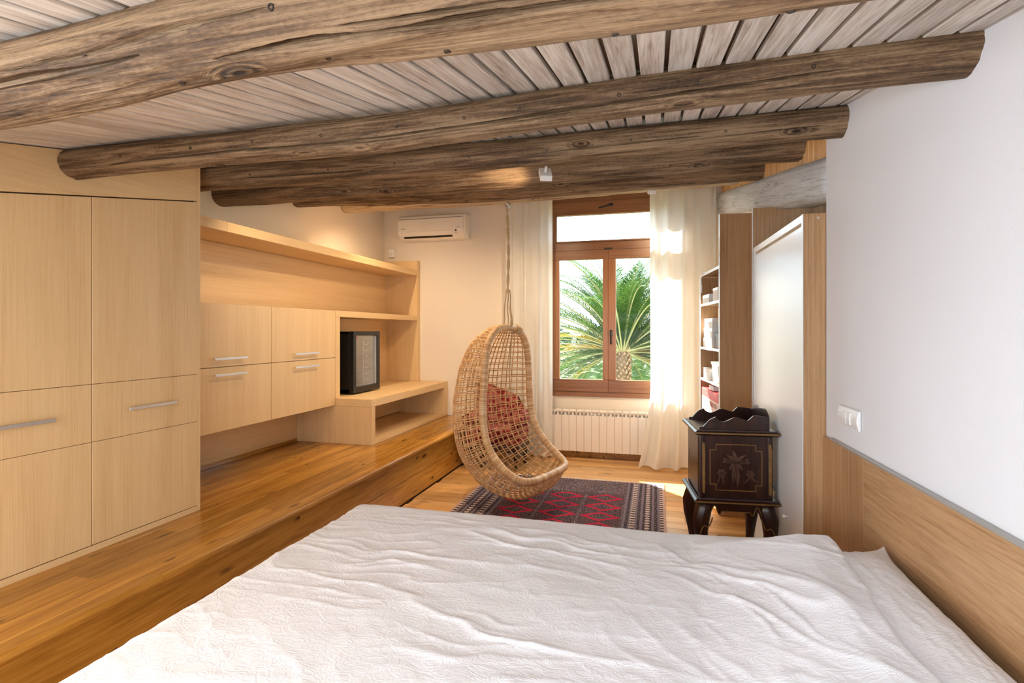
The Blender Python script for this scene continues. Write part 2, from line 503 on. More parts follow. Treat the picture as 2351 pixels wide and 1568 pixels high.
# floor: underlay + planks
fl = MB().box(PLAT_X-.2, 1.5, YR, YB, -.12, -.02).build('floor', MAT['floor_base'])
tag(fl, 'honey oak plank floor of the lower level', None, None, 'structure')
PW = .125
me_pl = {}
def plank_mesh(L, wdt, key, mat, axis):
    k = (round(L, 3), wdt, key)
    if k not in me_pl:
        b = MB()
        if axis == 0: b.box(-L/2+.0006, L/2-.0006, -wdt/2+.0009, wdt/2-.0009, -.02, 0)
        else: b.box(-wdt/2+.0009, wdt/2-.0009, -L/2+.0006, L/2-.0006, -.02, 0)
        me_pl[k] = b.mesh('plank', mat, .0012, 1)
    return me_pl[k]
y = YB
row = 0
while y > 2.0:
    x = PLAT_X+.02+[-.0, -.45, -.9, -.2, -.65][row % 5]
    while x < 1.35:
        L = 1.4
        x0, x1 = max(x, PLAT_X+.005), min(x+L, 1.38)
        if x1-x0 > .05:
            inst('plank', plank_mesh(x1-x0, PW, 'fx', MAT['floor_x'], 0), fl, ((x0+x1)/2, y-PW/2, 0))
        x += L
    y -= PW; row += 1
box('subfloor', MAT['floor_x'], fl, PLAT_X+.005, 1.38, YR, y, -.02, 0, 0)

# raised platform with boards, riser and nosing
pf = MB().box(XL, PLAT_X-.03, YR, YB, 0, PLAT_Z-.022).build('floor_platform', MAT['floor_base'])
tag(pf, 'raised honey oak platform along the left wall', None, None, 'structure')
BW = .132
x = PLAT_X-.062; i = 0
while x > XL+.02:
    wdt = min(BW, x-XL)
    yy = YR+[-.2, -1.1, -.6, -1.5][i % 4]
    while yy < YB:
        L = 2.0
        y0, y1 = max(yy, YR), min(yy+L, YB)
        if y1-y0 > .1:
            inst('plank', plank_mesh(y1-y0, round(wdt, 4), 'fy', MAT['floor_y'], 1), pf, (x-wdt/2, (y0+y1)/2, PLAT_Z))
        yy += L
    x -= wdt; i += 1
yy = YR
for y0, y1 in ((YR, 1.75), (1.75, 4.6), (4.6, YB)):
    b = MB(); pr = [(0, 0), (.058, 0)]+[(.058+.020*math.sin(a), -.020+.020*math.cos(a)) for a in np.linspace(.3, PI/2+.9, 6)]+[(.05, -.045), (0, -.045)]
    b.prism(pr, y0+.0008, y1-.0008, lambda p, q, e: (PLAT_X-.062+p, e, PLAT_Z+q))
    b.build('nosing', MAT['floor_y'], pf)
for z0, z1 in ((.0, .175), (.178, PLAT_Z-.045)):
    for y0, y1 in (((YR, 2.3), (2.3, YB)) if z0 == 0 else ((YR, 1.1), (1.1, 5.2), (5.2, YB))):
        box('riser_board', MAT['floor_y'], pf, PLAT_X-.03, PLAT_X-.012, y0+.001, y1-.001, z0+.001, z1, .0015)

# walls
wl = box('wall_left', MAT['plaster_warm'], None, XL-.12, XL, YR-.1, YB+.1, 0, 3.2, 0); tag(wl, 'white plaster wall above the built-in shelves', None, None, 'structure')
WX0, WX1, WZ0, WZ1 = -1.17, .19, .672, 2.93
b = MB().box(XL-.1, WX0, YB, YB+.1, 0, 3.3).box(WX1, 1.6, YB, YB+.1, 0, 3.3).box(WX0, WX1, YB, YB+.1, 0, WZ0).box(WX0, WX1, YB, YB+.1, WZ1, 3.3)
wb = b.build('wall_back', MAT['plaster_warm']); tag(wb, 'cream plaster wall around the window', None, None, 'structure')
b = MB()
b.hexa([(xr(YR-.1), YR-.1, 0), (xr(YR-.1)+.14, YR-.1, 0), (xr(YC)+.14, YC, 0), (xr(YC), YC, 0)], [(xr(YR-.1), YR-.1, 2.9), (xr(YR-.1)+.14, YR-.1, 2.9), (xr(YC)+.14, YC, 2.9), (xr(YC), YC, 2.9)])
wr = b.build('wall_right', MAT['plaster']); tag(wr, 'smooth white plaster wall above the headboard', None, None, 'structure')
wr2 = MB().box(1.36, 1.5, YC-.3, 4.0, 0, 3.1).box(.78, 1.5, 3.93, YB, 0, 3.2).build('wall_niche', MAT['plaster_warm']); tag(wr2, 'plaster wall behind the wardrobe and bookcase', None, None, 'structure')
wre = MB().box(XL, .95, YR-.12, YR, 0, 2.0).build('wall_rear', MAT['plaster']); tag(wre, 'low white wall behind the photographer', None, None, 'structure')

# ceiling: boards with recessed joints on a brown backing
sl = math.atan(CB)
ce = MB().hexa([(XL-.1, YR-.2, ceil_z(YR-.2)+.022), (1.5, YR-.2, ceil_z(YR-.2)+.022), (1.5, YB+.15, ceil_z(YB+.15)+.022), (XL-.1, YB+.15, ceil_z(YB+.15)+.022)],
               [(XL-.1, YR-.2, ceil_z(YR-.2)+.1), (1.5, YR-.2, ceil_z(YR-.2)+.1), (1.5, YB+.15, ceil_z(YB+.15)+.1), (XL-.1, YB+.15, ceil_z(YB+.15)+.1)]).build('ceiling', MAT['groove'])
tag(ce, 'sloping ceiling of limed wooden boards', None, None, 'structure')
CW, GAP = .0795, .0125
LC = (YB-YR)/math.cos(sl)
cm = MB().box(-(CW-GAP)/2, (CW-GAP)/2, -LC/2, LC/2, 0, .02).mesh('board', MAT['ceilboard'], .003, 1)
lip = MB().box(-GAP/2, -GAP/2+.003, -LC/2, LC/2, .008, .02)
x = XL+CW/2
while x < .9:
    ym = (YB+YR)/2
    inst('board', cm, ce, (x, ym, ceil_z(ym)), (sl, 0, 0))
    x += CW

# header lintel and pine boarding above it, beyond the end of the right wall
def header():
    t = thing('lintel_beam', (.7, 4.4, 2.2), 'limed lintel beam above the wardrobe and bookcase, blue daylight painted into its pale grey', 'beam')
    n = 40; P = []
    for i in range(n+1):
        yy = YC+(YB-YC)*i/n
        zb = 1.999+(2.605-1.999)*(yy-YC)/(5.854-YC); zt = 2.218+(2.842-2.218)*(yy-YC)/(5.993-YC)
        rr = []
        prof = [(0.0, zt), (-.012, zt-.03), (-.02, (zt+zb)/2), (-.014, zb+.05), (.0, zb+.02), (.03, zb), (.1, zb-.008), (.14, zb+.02), (.15, zt)]
        for k, (dx, z) in enumerate(prof):
            wob = .006*math.sin(3.1*yy+k)+.004*math.sin(9*yy+2*k)
            rr.append((xn(yy)+.02+dx+wob*.5, yy, z+(wob if 0 < k < 8 else 0)))
        P.append(rr)
    b = MB(); nj = 9
    b.v = [p for r in P for p in r]
    b.f = [(i*nj+j, i*nj+(j+1) % nj, (i+1)*nj+(j+1) % nj, (i+1)*nj+j) for i in range(n) for j in range(nj)]+[tuple(range(nj)), tuple(n*nj+j for j in range(nj))]
    b.mi = [0]*len(b.f)
    # grain runs along y: rotate the log texture by building along local x
    q = Vector((-.0469, 1, .2)).to_track_quat('X', 'Z')
    me = b.mesh('log_body', MAT['lintel'], 0, 1, True, q.to_matrix().to_4x4().inverted() @ W[t].inverted())
    o = bpy.data.objects.new('log_body', me); COL.objects.link(o); o.parent = t; o.rotation_euler = q.to_euler()
header()
b = MB()
b.hexa([(xn(YC)+.05, YC, 2.16), (xn(YC)+.08, YC, 2.16), (xn(YB)+.08, YB, 2.76), (xn(YB)+.05, YB, 2.76)], [(xn(YC)+.05, YC, 2.6), (xn(YC)+.08, YC, 2.6), (xn(YB)+.08, YB, 3.2), (xn(YB)+.05, YB, 3.2)])
wp = b.build('wall_pine', MAT['pine_gap']); tag(wp, 'strip of orange pine boarding between lintel and ceiling', None, None, 'structure')
pm = MB().box(-.008, 0, -.0365, .0365, 0, .46).mesh('pine_board', MAT['pine'], .002, 1)
yy = YC+.037
while yy < YB:
    zt = 2.218+(2.842-2.218)*(yy-YC)/(5.993-YC)
    inst('pine_board', pm, wp, (xn(yy)+.046, yy, zt-.04))
    yy += .0755

# baseboard, trim
bb = box('baseboard_back', MAT['floor_y'], None, PLAT_X+.01, .78, YB-.018, YB-.001, .0, .085, .003); tag(bb, 'oak skirting board under the radiator', None, None, 'structure')

# ------------------------------------------------------------------ ceiling beams
def vnoise(x, y, seed=0):
    xi = np.floor(x).astype(np.int64); yi = np.floor(y).astype(np.int64)
    xf = x-xi; yf = y-yi
    def hsh(a, b):
        h = (a*374761393+b*668265263+seed*1442695041) & 0x7fffffff
        h = ((h ^ (h >> 13))*1274126177) & 0x7fffffff
        return ((h ^ (h >> 16)) & 0xffff)/65535.0
    u = xf*xf*xf*(xf*(xf*6-15)+10); v = yf*yf*yf*(yf*(yf*6-15)+10)
    return (hsh(xi, yi)*(1-u)+hsh(xi+1, yi)*u)*(1-v)+(hsh(xi, yi+1)*(1-u)+hsh(xi+1, yi+1)*u)*v
bolt_me = MB().lathe([(.0062, 0), (.0062, .0015), (.0055, .0025), (.0034, .0025), (.003, .0006)], seg=10).mesh('screw', MAT['iron'], 0, 1)

def beam(label, pts, r, seed, cracks, mat, screws, xend):
    """pts: (x,y,z) control points left to right"""
    root = thing('ceiling_beam', (sum(p[0] for p in pts)/len(pts), pts[0][1], pts[0][2]), label, 'beam', 'log beams under the ceiling')
    n, m = (300, 280) if seed < 4 else (200, 110)
    xs = np.linspace(pts[0][0]-.0, xend, n)
    px = [p[0] for p in pts]
    def sm(vals):
        v = np.interp(xs, px, vals)
        k = 13; ker = np.hanning(k+2)[1:-1]; ker /= ker.sum()
        return np.convolve(np.pad(v, k//2, mode='edge'), ker, 'valid')
    cy, cz = sm([p[1] for p in pts]), sm([p[2] for p in pts])
    rr = np.interp(xs, px, [p[3] if len(p) > 3 else r for p in pts])
    th = np.linspace(0, 2*PI, m, endpoint=False)
    XX, TT = np.meshgrid(xs, th, indexing='ij')
    cxs, sns = np.cos(TT)*1.6+20, np.sin(TT)*1.6+20
    R = rr[:, None]*(1+.09*(vnoise(XX*1.7+seed*9, TT*0+seed*3.3, seed)-.5)
        + .12*(vnoise(XX*2.3+cxs*1.3, sns*1.3+seed, seed+1)-.5)
        + .05*(vnoise(XX*9+cxs*3, sns*3+cxs, seed+2)-.5)
        + .02*(vnoise(XX*5+cxs*12, sns*12, seed+4)-.5))
    for (x0, x1, a0, a1, dep, wd) in cracks:
        tt = np.clip((XX-x0)/(x1-x0), 0, 1)
        ac = np.radians(a0+(a1-a0)*tt)+.06*(vnoise(XX*4, XX*0+seed, seed+6)-.5)
        da = np.abs((TT-ac+PI) % (2*PI)-PI)
        wprof = np.sin(PI*tt)**.5*np.where((XX > x0) & (XX < x1), 1, 0)*(.35+.65*vnoise(XX*7, XX*0+3, seed+8))
        g = np.clip(2.6-2.6*da/(np.radians(wd*1.9)*np.maximum(wprof, .02)), 0, 1)
        R = R-1.7*dep*np.where(wprof > .02, np.clip(g, 0, 1), 0)
    Y = cy[:, None]+R*np.cos(TT); Z = cz[:, None]+R*np.sin(TT)
    v = np.stack([XX, Y, Z], -1).reshape(-1, 3)
    v = v-np.array(W[root].translation)
    f = [(i*m+j, i*m+(j+1) % m, (i+1)*m+(j+1) % m, (i+1)*m+j) for i in range(n-1) for j in range(m)]
    f += [tuple(range(m))[::-1], tuple((n-1)*m+j for j in range(m))]
    me = bpy.data.meshes.new('log_body'); me.from_pydata(v.tolist(), [], f); me.materials.append(mat)
    for p in me.polygons: p.use_smooth = True
    link(bpy.data.objects.new('log_body', me), root)
    for (sx, ang) in screws:
        i = int(np.clip((sx-xs[0])/(xs[-1]-xs[0])*(n-1), 0, n-1)); j = int(ang/360*m) % m
        nv = Vector((0, math.cos(math.radians(ang)), math.sin(math.radians(ang))))
        p = Vector((XX[i, j], Y[i, j], Z[i, j]))-nv*.001
        inst('screw', bolt_me, root, p, nv.to_track_quat('Z', 'Y').to_euler())
XE = xr(2)+.05
beam('thick weathered log beam nearest the camera, running across the top of the picture', [(-3.2, .84, 1.915), (-1.34, .82, 1.917), (-.99, .82, 1.933), (-.83, .82, 1.946), (-.6, .82, 1.952), (-.35, .82, 1.942), (0, .82, 1.935), (.26, .82, 1.934), (.86, .82, 1.935)], .076, 1,
     [(-1.9, -.9, 205, 214, .02, 5), (-.75, .55, 238, 229, .024, 6), (-.5, .2, 224, 220, .016, 3), (.1, .6, 222, 218, .012, 3), (-1.2, -.6, 196, 192, .012, 4)], MAT['log'],
     [(-1.02, 200), (-.85, 262), (-.6, 196), (-.55, 272), (-.33, 280), (-.05, 284), (.2, 286)], .9)
beam('weathered log beam second from the camera, its left end set into the wardrobe header', [(-2.5, 1.765, 2.127), (-1.47, 1.75, 2.12), (-.91, 1.735, 2.109), (-.44, 1.72, 2.12), (-.01, 1.71, 2.134), (.47, 1.69, 2.140), (.86, 1.68, 2.14)], .062, 2,
     [(-2.2, -1.4, 216, 212, .016, 3), (-1.5, -.7, 218, 213, .014, 3), (-.85, .5, 216, 210, .024, 5), (-1.3, -.1, 228, 224, .012, 2.5)], MAT['log'],
     [(-2.1, 190), (-1.75, 188), (-1.45, 190), (-1.15, 192), (-.85, 190), (-.6, 192), (-.42, 192), (-.1, 195), (.12, 192), (.42, 195)], XE)
beam('weathered log beam third from the camera, beside the tall wardrobe end', [(XL, 2.6, 2.306), (-2.58, 2.6, 2.306), (-1.62, 2.6, 2.290), (-.66, 2.59, 2.284), (0, 2.58, 2.293), (.72, 2.58, 2.298), (.86, 2.58, 2.298)], .071, 3,
     [(-2.3, -1.5, 208, 212, .012, 2.5), (-.6, .2, 206, 203, .010, 2.5), (.2, .7, 212, 208, .012, 2.5)], MAT['log'],
     [(-2.2, 195), (-1.7, 198), (-1.3, 195), (-.9, 195), (-.5, 198), (-.1, 192), (.3, 196)], XE)
beam('log beam fourth from the camera, lit warmly by the small spotlight', [(XL, 3.4, 2.45), (-2.11, 3.38, 2.437), (-1.43, 3.36, 2.412), (-.85, 3.34, 2.411), (0, 3.32, 2.426), (.8, 3.3, 2.44)], .09, 4,
     [(-2.6, -1.6, 236, 230, .012, 3), (-.3, .6, 240, 236, .012, 3)], MAT['log'], [(-.5, 222), (.1, 226)], .84)
beam('log beam fifth from the camera, carrying the hook of the hanging chair', [(XL, 4.3, 2.655), (-2.24, 4.28, 2.600), (-1.08, 4.25, 2.566), (0, 4.22, 2.584), (.76, 4.2, 2.59)], .095, 5,
     [(-1.5, .3, 250, 246, .012, 3)], MAT['log'], [(-.6, 240), (.2, 240)], .8)
beam('pale limed log beam farthest from the camera, in front of the curtains', [(XL, 5.1, 2.77), (-2.17, 5.09, 2.752), (-1.29, 5.07, 2.752), (0, 5.06, 2.77), (.7, 5.05, 2.78)], .096, 6,
     [(-2.2, -.3, 262, 258, .014, 4)], MAT['log_pale'], [], .75)

# ------------------------------------------------------------------ wardrobe on the platform
WF = -2.46
wt = lambda y: 1.655+.193*y                  # slanted door top
wd = thing('built_in_wardrobe', (-2.85, 1.3, PLAT_Z), 'tall built-in light oak wardrobe with flush doors at the left', 'wardrobe')
Y0, Y1 = .05, 2.444
ycols = [(.05, .65), (.65, 1.248), (1.248, 1.847), (1.847, 2.426)]
b = MB(); b.hexa([(XL+.002, Y0, PLAT_Z), (WF-.024, Y0, PLAT_Z), (WF-.024, Y1-.02, PLAT_Z), (XL+.002, Y1-.02, PLAT_Z)], [(XL+.002, Y0, ceil_z(Y0)-.004), (WF-.024, Y0, ceil_z(Y0)-.004), (WF-.024, Y1-.02, ceil_z(Y1-.02)-.004), (XL+.002, Y1-.02, ceil_z(Y1-.02)-.004)])
b.build('carcass', MAT['seam'], wd)
b = MB(); b.hexa([(XL+.002, Y1-.019, PLAT_Z), (WF, Y1-.019, PLAT_Z), (WF, Y1, PLAT_Z), (XL+.002, Y1, PLAT_Z)], [(XL+.002, Y1-.019, ceil_z(Y1)-.006), (WF, Y1-.019, ceil_z(Y1)-.006), (WF, Y1, ceil_z(Y1)-.004), (XL+.002, Y1, ceil_z(Y1)-.004)])
b.build('side_panel', MAT['oak_v'], wd, .001, 1)
b = MB(); b.prism([(Y0, wt(Y0)), (Y1-.021, wt(Y1-.021)), (Y1-.021, ceil_z(Y1-.021)-.004), (Y0, ceil_z(Y0)-.004)], WF-.023, WF, lambda p, q, e: (e, p, q))
b.build('header_panel', MAT['oak_y'], wd, .001, 1)
box('plinth', MAT['oak_y'], wd, WF-.023, WF, Y0, Y1-.02, PLAT_Z, .428, .001)
def bar_handle(parent, x, y0, y1, z, name='handle'):
    b = MB().box(x+.022, x+.028, y0, y1, z-.008, z+.008)
    for yy in (y0+.045, y1-.045): b.box(x-.001, x+.023, yy-.004, yy+.004, z-.004, z+.004)
    b.build(name, MAT['steel'], parent, .001, 1)
for k, (a, c) in enumerate(ycols):
    g = .0022
    d = MB().prism([(a+g, 1.1605), (c-g, 1.1605), (c-g, wt(c-g)-.006), (a+g, wt(a+g)-.006)], WF-.022, WF, lambda p, q, e: (e, p, q)).build('door', MAT['oak_v'], wd, .001, 1)
    dr = box('drawer', MAT['oak_v'], wd, WF-.022, WF, a+g, c-g, .8985, 1.1585, .001)
    bar_handle(dr, WF, (a+c)/2-.131, (a+c)/2+.131, 1.026)
    box('lower_door', MAT['oak_v'], wd, WF-.022, WF, a+g, c-g, .4325, .8965, .001)

# ------------------------------------------------------------------ hung cabinets, shelving and bench
CF = -2.75
def hung_cabinet(y0, y1, hy, label):
    t = thing('hanging_cabinet', (-2.95, (y0+y1)/2, .745), label, 'cabinet', 'hanging cabinets on the shelf wall')
    box('carcass', MAT['oak_y'], t, -3.12, CF-.021, y0, y1, .745, 1.578, .001)
    up = box('door', MAT['oak_v'], t, CF-.02, CF, y0+.0015, y1-.0015, 1.166, 1.580, .0012)
    bar_handle(up, CF, hy[0], hy[1], 1.219)
    lo = box('door', MAT['oak_v'], t, CF-.02, CF, y0+.0015, y1-.0015, .742, 1.161, .0012)
    bar_handle(lo, CF, hy[0], hy[1], 1.113)
hung_cabinet(2.55, 3.374, (2.82, 3.105), 'pale oak hanging cabinet with two flap doors beside the wardrobe')
hung_cabinet(3.376, 4.194, (3.62, 3.925), 'pale oak hanging cabinet with two flap doors beside the fridge niche')
su = thing('shelving_unit', (-3.0, 4.3, PLAT_Z), 'light oak shelving with long top shelf and open fridge niche', 'shelf')
box('back_panel', MAT['oak_y'], su, XL+.003, -3.15, 2.45, 5.888, PLAT_Z+.001, 2.058, .001)
box('top_shelf', MAT['oak_y'], su, XL+.003, CF, 2.45, 2.95, 2.060, 2.126, .0015)
box('top_shelf', MAT['oak_y'], su, XL+.003, CF, 2.951, 5.889, 2.060, 2.126, .0015)
box('upright', MAT['oak_v'], su, XL+.003, CF+.001, 5.89, YB-.003, .804, 2.24, .0015)
box('shelf', MAT['oak_y'], su, -3.149, CF, 4.196, 5.889, 1.526, 1.582, .0015)
box('upright', MAT['oak_v'], su, -3.149, CF, 4.196, 4.268, .804, 1.5255, .0015)
box('plinth_strip', MAT['floor_y'], su, -3.149, -3.135, 2.46, 4.18, PLAT_Z+.001, .43, .0015)
be = thing('low_bench', (-2.8, 5.1, PLAT_Z), 'low light oak bench unit with open shelf under the niche', 'bench')
BF = -2.39
box('top_board', MAT['oak_y'], be, -3.149, BF, 4.1965, YB-.003, .735, .803, .002)
box('side_panel', MAT['oak_v'], be, -3.149, BF-.0006, 4.1975, 4.258, PLAT_Z+.001, .7345, .0015)
box('side_panel', MAT['oak_v'], be, -3.149, BF-.0006, 5.86, YB-.003, PLAT_Z+.001, .7345, .0015)
box('bottom_board', MAT['oak_y'], be, -3.149, BF-.0006, 4.2585, 5.8595, PLAT_Z+.001, .43, .0015)
box('back_board', MAT['oak_y'], be, -2.98, -2.965, 4.2585, 5.8595, .44, .73, .0015)

# ------------------------------------------------------------------ mini fridge
def fridge():
    zt, z0 = 1.395, .8035
    y0, y1 = 4.44, 4.93; xf = -2.715; xb = -3.12
    t = thing('mini_fridge', (-2.9, 4.68, z0), 'black mini fridge with glass door in the oak niche', 'fridge')
    b = MB(); w = .022
    for (a, c, d, e) in ((y0, y0+w, z0+.012, zt), (y1-w, y1, z0+.012, zt), (y0, y1, zt-w, zt), (y0, y1, z0+.012, z0+.05)):
        b.box(xb, xf-.045, a, c, d, e)
    b.box(xb, xb+.02, y0, y1, z0+.012, zt)
    b.build('cabinet', MAT['black'], t, .003, 1)
    lm = plain('fridge_liner', lin(226, 232, 238), .4)
    MB().box(xb+.021, xb+.026, y0+w, y1-w, z0+.051, zt-w-.001).box(xb+.026, xf-.05, y0+w, y0+w+.004, z0+.055, zt-w-.001).box(xb+.026, xf-.05, y1-w-.004, y1-w, z0+.055, zt-w-.001).box(xb+.026, xf-.05, y0+w, y1-w, z0+.0505, z0+.055).box(xb+.026, xf-.05, y0+w, y1-w, zt-w-.005, zt-w-.001).build('liner', lm, t)
    for yy in (y0+.04, y1-.04):
        for xx in (xb+.04, xf-.09): MB().lathe([(.014, 0), (.014, .013)], (xx, yy, z0-.0005), 10).build('foot', MAT['black'], t)
    fr = .042
    prof = MB()
    xa, xc = xf-.044, xf
    prof.box(xa, xc, y0, y0+fr, z0+.014, zt+.003).box(xa, xc, y1-fr-.012, y1, z0+.014, zt+.003).box(xa, xc, y0+fr, y1-fr-.012, zt+.003-fr, zt+.003).box(xa, xc, y0+fr, y1-fr-.012, z0+.014, z0+.014+fr+.01)
    door = prof.build('door', MAT['black'], t, .004, 2)
    box('inner_trim', MAT['alu'], door, xa+.012, xc-.01, y1-fr-.028, y1-fr-.0125, z0+.068, zt-fr-.0, .001)
    box('pane', MAT['fridge_glass'], door, xa+.016, xa+.02, y0+fr, y1-fr-.03, z0+.066, zt-fr+.002, 0)
    box('logo', plain('red_badge', lin(206, 30, 30), .4), door, xa+.0205, xa+.022, y0+fr+.012, y0+fr+.055, zt-fr-.022, zt-fr-.006, 0)
    for zz in (1.02, 1.16):
        b = MB()
        b.box(xb+.03, xf-.06, y0+.03, y1-.03, zz, zz+.004)
        for q in range(9):
            yy = y0+.03+q*(y1-y0-.06)/8; b.tube([(xb+.03, yy, zz+.006), (xf-.06, yy, zz+.006)], .002, 5)
        b.tube([(xf-.06, y0+.03, zz+.006), (xf-.06, y1-.03, zz+.006)], .004, 6)
        b.build('wire_shelf', plain('blue_grey_wire', lin(96, 128, 186), .4), t)
    b = MB()
    for yy in (y0+.285, y0+.335): b.tube([(xf-.07, yy, z0+.09), (xf-.07, yy, zt-.08)], .0035, 6)
    for q in range(8):
        zz = z0+.12+q*.058
        b.tube([(xf-.07, y0+.285, zz+.03), (xf-.07, y0+.3, zz), (xf-.06, y0+.33, zz-.008), (xf-.06, y0+.355, zz+.004), (xf-.06, y0+.362, zz+.022)], .0032, 6)
    b.build('can_rack', MAT['white_plastic'], t)
fridge()

# ------------------------------------------------------------------ window
win = thing('window_1', ((WX0+WX1)/2, YB, WZ0), 'wooden casement window with transom light', None, None, 'structure')
def bar(name, mat, par, x0, x1, z0, z1, y0=-.012, y1=.062, bev=.003):
    return box(name, mat, par, x0, x1, YB+y0, YB+y1, z0, z1, bev, 1)
H, V = MAT['wood_win'], MAT['wood_win_v']
bar('frame_bottom', H, win, WX0, WX1, WZ0, .728, -.02)
bar('frame_top', H, win, WX0, WX1, 2.835, WZ1)
bar('frame_side', V, win, WX0, WX0+.05, .7285, 2.8345)
bar('frame_side', V, win, WX1-.05, WX1, .7285, 2.8345)
bar('transom_rail', H, win, WX0+.0505, WX1-.0505, 2.295, 2.385)
ts = thing('transom_sash', (-.49, YB, 2.39)); ts.parent = win; ts.matrix_parent_inverse = Matrix.Identity(4); ts.location = Vector((-.49, YB, 2.39))-W[win].translation
bar('top_rail', H, ts, WX0+.051, WX1-.051, 2.690, 2.834, -.03, .04)
bar('bottom_rail', H, ts, WX0+.051, WX1-.051, 2.386, 2.402, -.03, .04)
bar('side_rail', V, ts, WX0+.051, WX0+.1, 2.4025, 2.6895, -.03, .04)
bar('side_rail', V, ts, WX1-.1, WX1-.051, 2.4025, 2.6895, -.03, .04)
bar('pane', MAT['glass'], ts, WX0+.1, WX1-.1, 2.4025, 2.6895, .01, .014, 0)
b = MB().box(-.49, -.45, YB-.042, YB-.029, 2.770, 2.798); b.hexa([(-.6, YB-.056, 2.742), (-.6, YB-.046, 2.742), (-.455, YB-.046, 2.774), (-.455, YB-.056, 2.774)], [(-.604, YB-.056, 2.757), (-.604, YB-.046, 2.757), (-.455, YB-.046, 2.793), (-.455, YB-.056, 2.793)])
b.build('handle', MAT['dark'], ts, .002, 1)
for side, (a, c) in enumerate(((WX0+.051, -.5025), (-.5015, WX1-.051))):
    s_ = thing('casement_sash', ((a+c)/2, YB, .73)); s_.parent = win; s_.location = Vector(((a+c)/2, YB, .73))-W[win].translation
    st_l = .075 if side == 0 else .082
    st_r = .058 if side == 0 else .075
    bar('bottom_rail', H, s_, a, c, .7285, .863, -.03, .04)
    bar('top_rail', H, s_, a, c, 2.194, 2.2945, -.03, .04)
    bar('stile', V, s_, a, a+st_l, .8635, 2.1935, -.03, .04)
    bar('stile', V, s_, c-st_r, c, .8635, 2.1935, -.03, .04)
    bar('pane', MAT['glass'], s_, a+st_l, c-st_r, .8635, 2.1935, .01, .014, 0)
    if side == 1:
        b = MB().box(-.482, -.456, YB-.038, YB-.029, 1.34, 1.41); b.tube([(-.469, YB-.03, 1.39), (-.469, YB-.062, 1.39), (-.469, YB-.066, 1.382), (-.469, YB-.066, 1.255)], .009, 8)
        b.build('handle', MAT['black'], s_, 0, 1, True)
        box('latch', MAT['dark'], s_, -.545, -.455, YB-.036, YB-.0295, 2.296, 2.312, .001)

# ------------------------------------------------------------------ radiator
rad = thing('radiator', (-.53, YB-.09, .08), 'cream aluminium column radiator under the window', 'radiator')
EW = .0822
b = MB(); hw = EW/2-.0012
b.box(-hw, hw, -.045, -.035, .0, .395)           # front plate
b.box(-.012, .012, -.034, .03, .0, .43)
b.prism([(-.045, .40), (-.045, .445), (-.03, .452), (.03, .452), (.03, .43), (-.02, .43), (-.028, .425), (-.034, .40)], -hw, -hw+.006, lambda p, q, e: (e, p, q))
b.prism([(-.045, .40), (-.045, .445), (-.03, .452), (.03, .452), (.03, .43), (-.02, .43), (-.028, .425), (-.034, .40)], hw-.006, hw, lambda p, q, e: (e, p, q))
b.box(-hw, hw, -.03, .03, .438, .452)
b.box(-hw, hw, -.045, -.02, .432, .449)
sec = b.mesh('section', MAT['radiator'], .0015, 1)
for k in range(18):
    inst('section', sec, rad, (-1.29+k*EW, YB-.07, .082))
b = MB().tube([(-1.34, YB-.06, .115), (.16, YB-.06, .115)], .016, 10).tube([(-1.34, YB-.06, .475), (.16, YB-.06, .475)], .016, 10).tube([(-1.34, YB-.06, .115), (-1.36, YB-.06, .115), (-1.37, YB-.06, .1), (-1.37, YB-.06, 0)], .01, 8)
b.build('pipe', MAT['radiator'], rad, 0, 1, True)

# ------------------------------------------------------------------ curtains
def curtain(label, x0, x1, ytop, n, seed, flare_l=0.0, flare_r=0.0, ybot=0.0, zt=2.968):
    t = thing('curtain', ((x0+x1)/2, ytop, 0), label, 'curtain', 'white window curtains')
    rnd = random.Random(seed)
    ni, nj = 70, 170
    ph = [rnd.uniform(0, 6.28) for _ in range(4)]
    P = []
    for i in range(ni+1):
        v = i/ni; z = zt*(1-v)+.006
        row = []
        for j in range(nj+1):
            u = j/nj
            fl = max(0, (v-.72)/.28)**1.6
            x = x0+(x1-x0)*u-flare_l*fl*(1-u)**2+flare_r*fl*u**2
            w = math.sin(2*PI*n*(u+.02*math.sin(3*v+ph[0]))+ph[1]) + .45*math.sin(2*PI*n*.53*u+ph[2]+1.3*v)+.25*math.sin(2*PI*n*2.1*u+ph[3]+.8*v)
            amp = .020+.012*v+.03*fl
            bot = ybot*max(0, (v-.55)/.45)**2
            row.append((x+.01*math.sin(4*u*n+v*2), ytop-bot+w*amp, z+(.012*math.sin(2*PI*n*.6*u+ph[1]) if i == ni else 0)+(.02*abs(math.sin(PI*n*.6*u+ph[1])) if v > .97 else 0)))
        P.append(row)
    MB().grid(P).build('cloth', MAT['curtain'], t, 0, 1, True, False)
curtain('white curtain gathered at the left side of the window', -1.62, -1.095, 5.765, 5.0, 3)
curtain('white curtain at the right side of the window, flaring at the hem', -.06, .60, 5.76, 4.2, 8, .12, .03, .16)
rod = MB().tube([(-1.75, 5.765, 2.985), (.66, 5.765, 2.985)], .011, 10).build('curtain_rod', MAT['white_plastic'], None, 0, 1, True)
tag(rod, 'thin white curtain rod above the window', 'curtain rod')

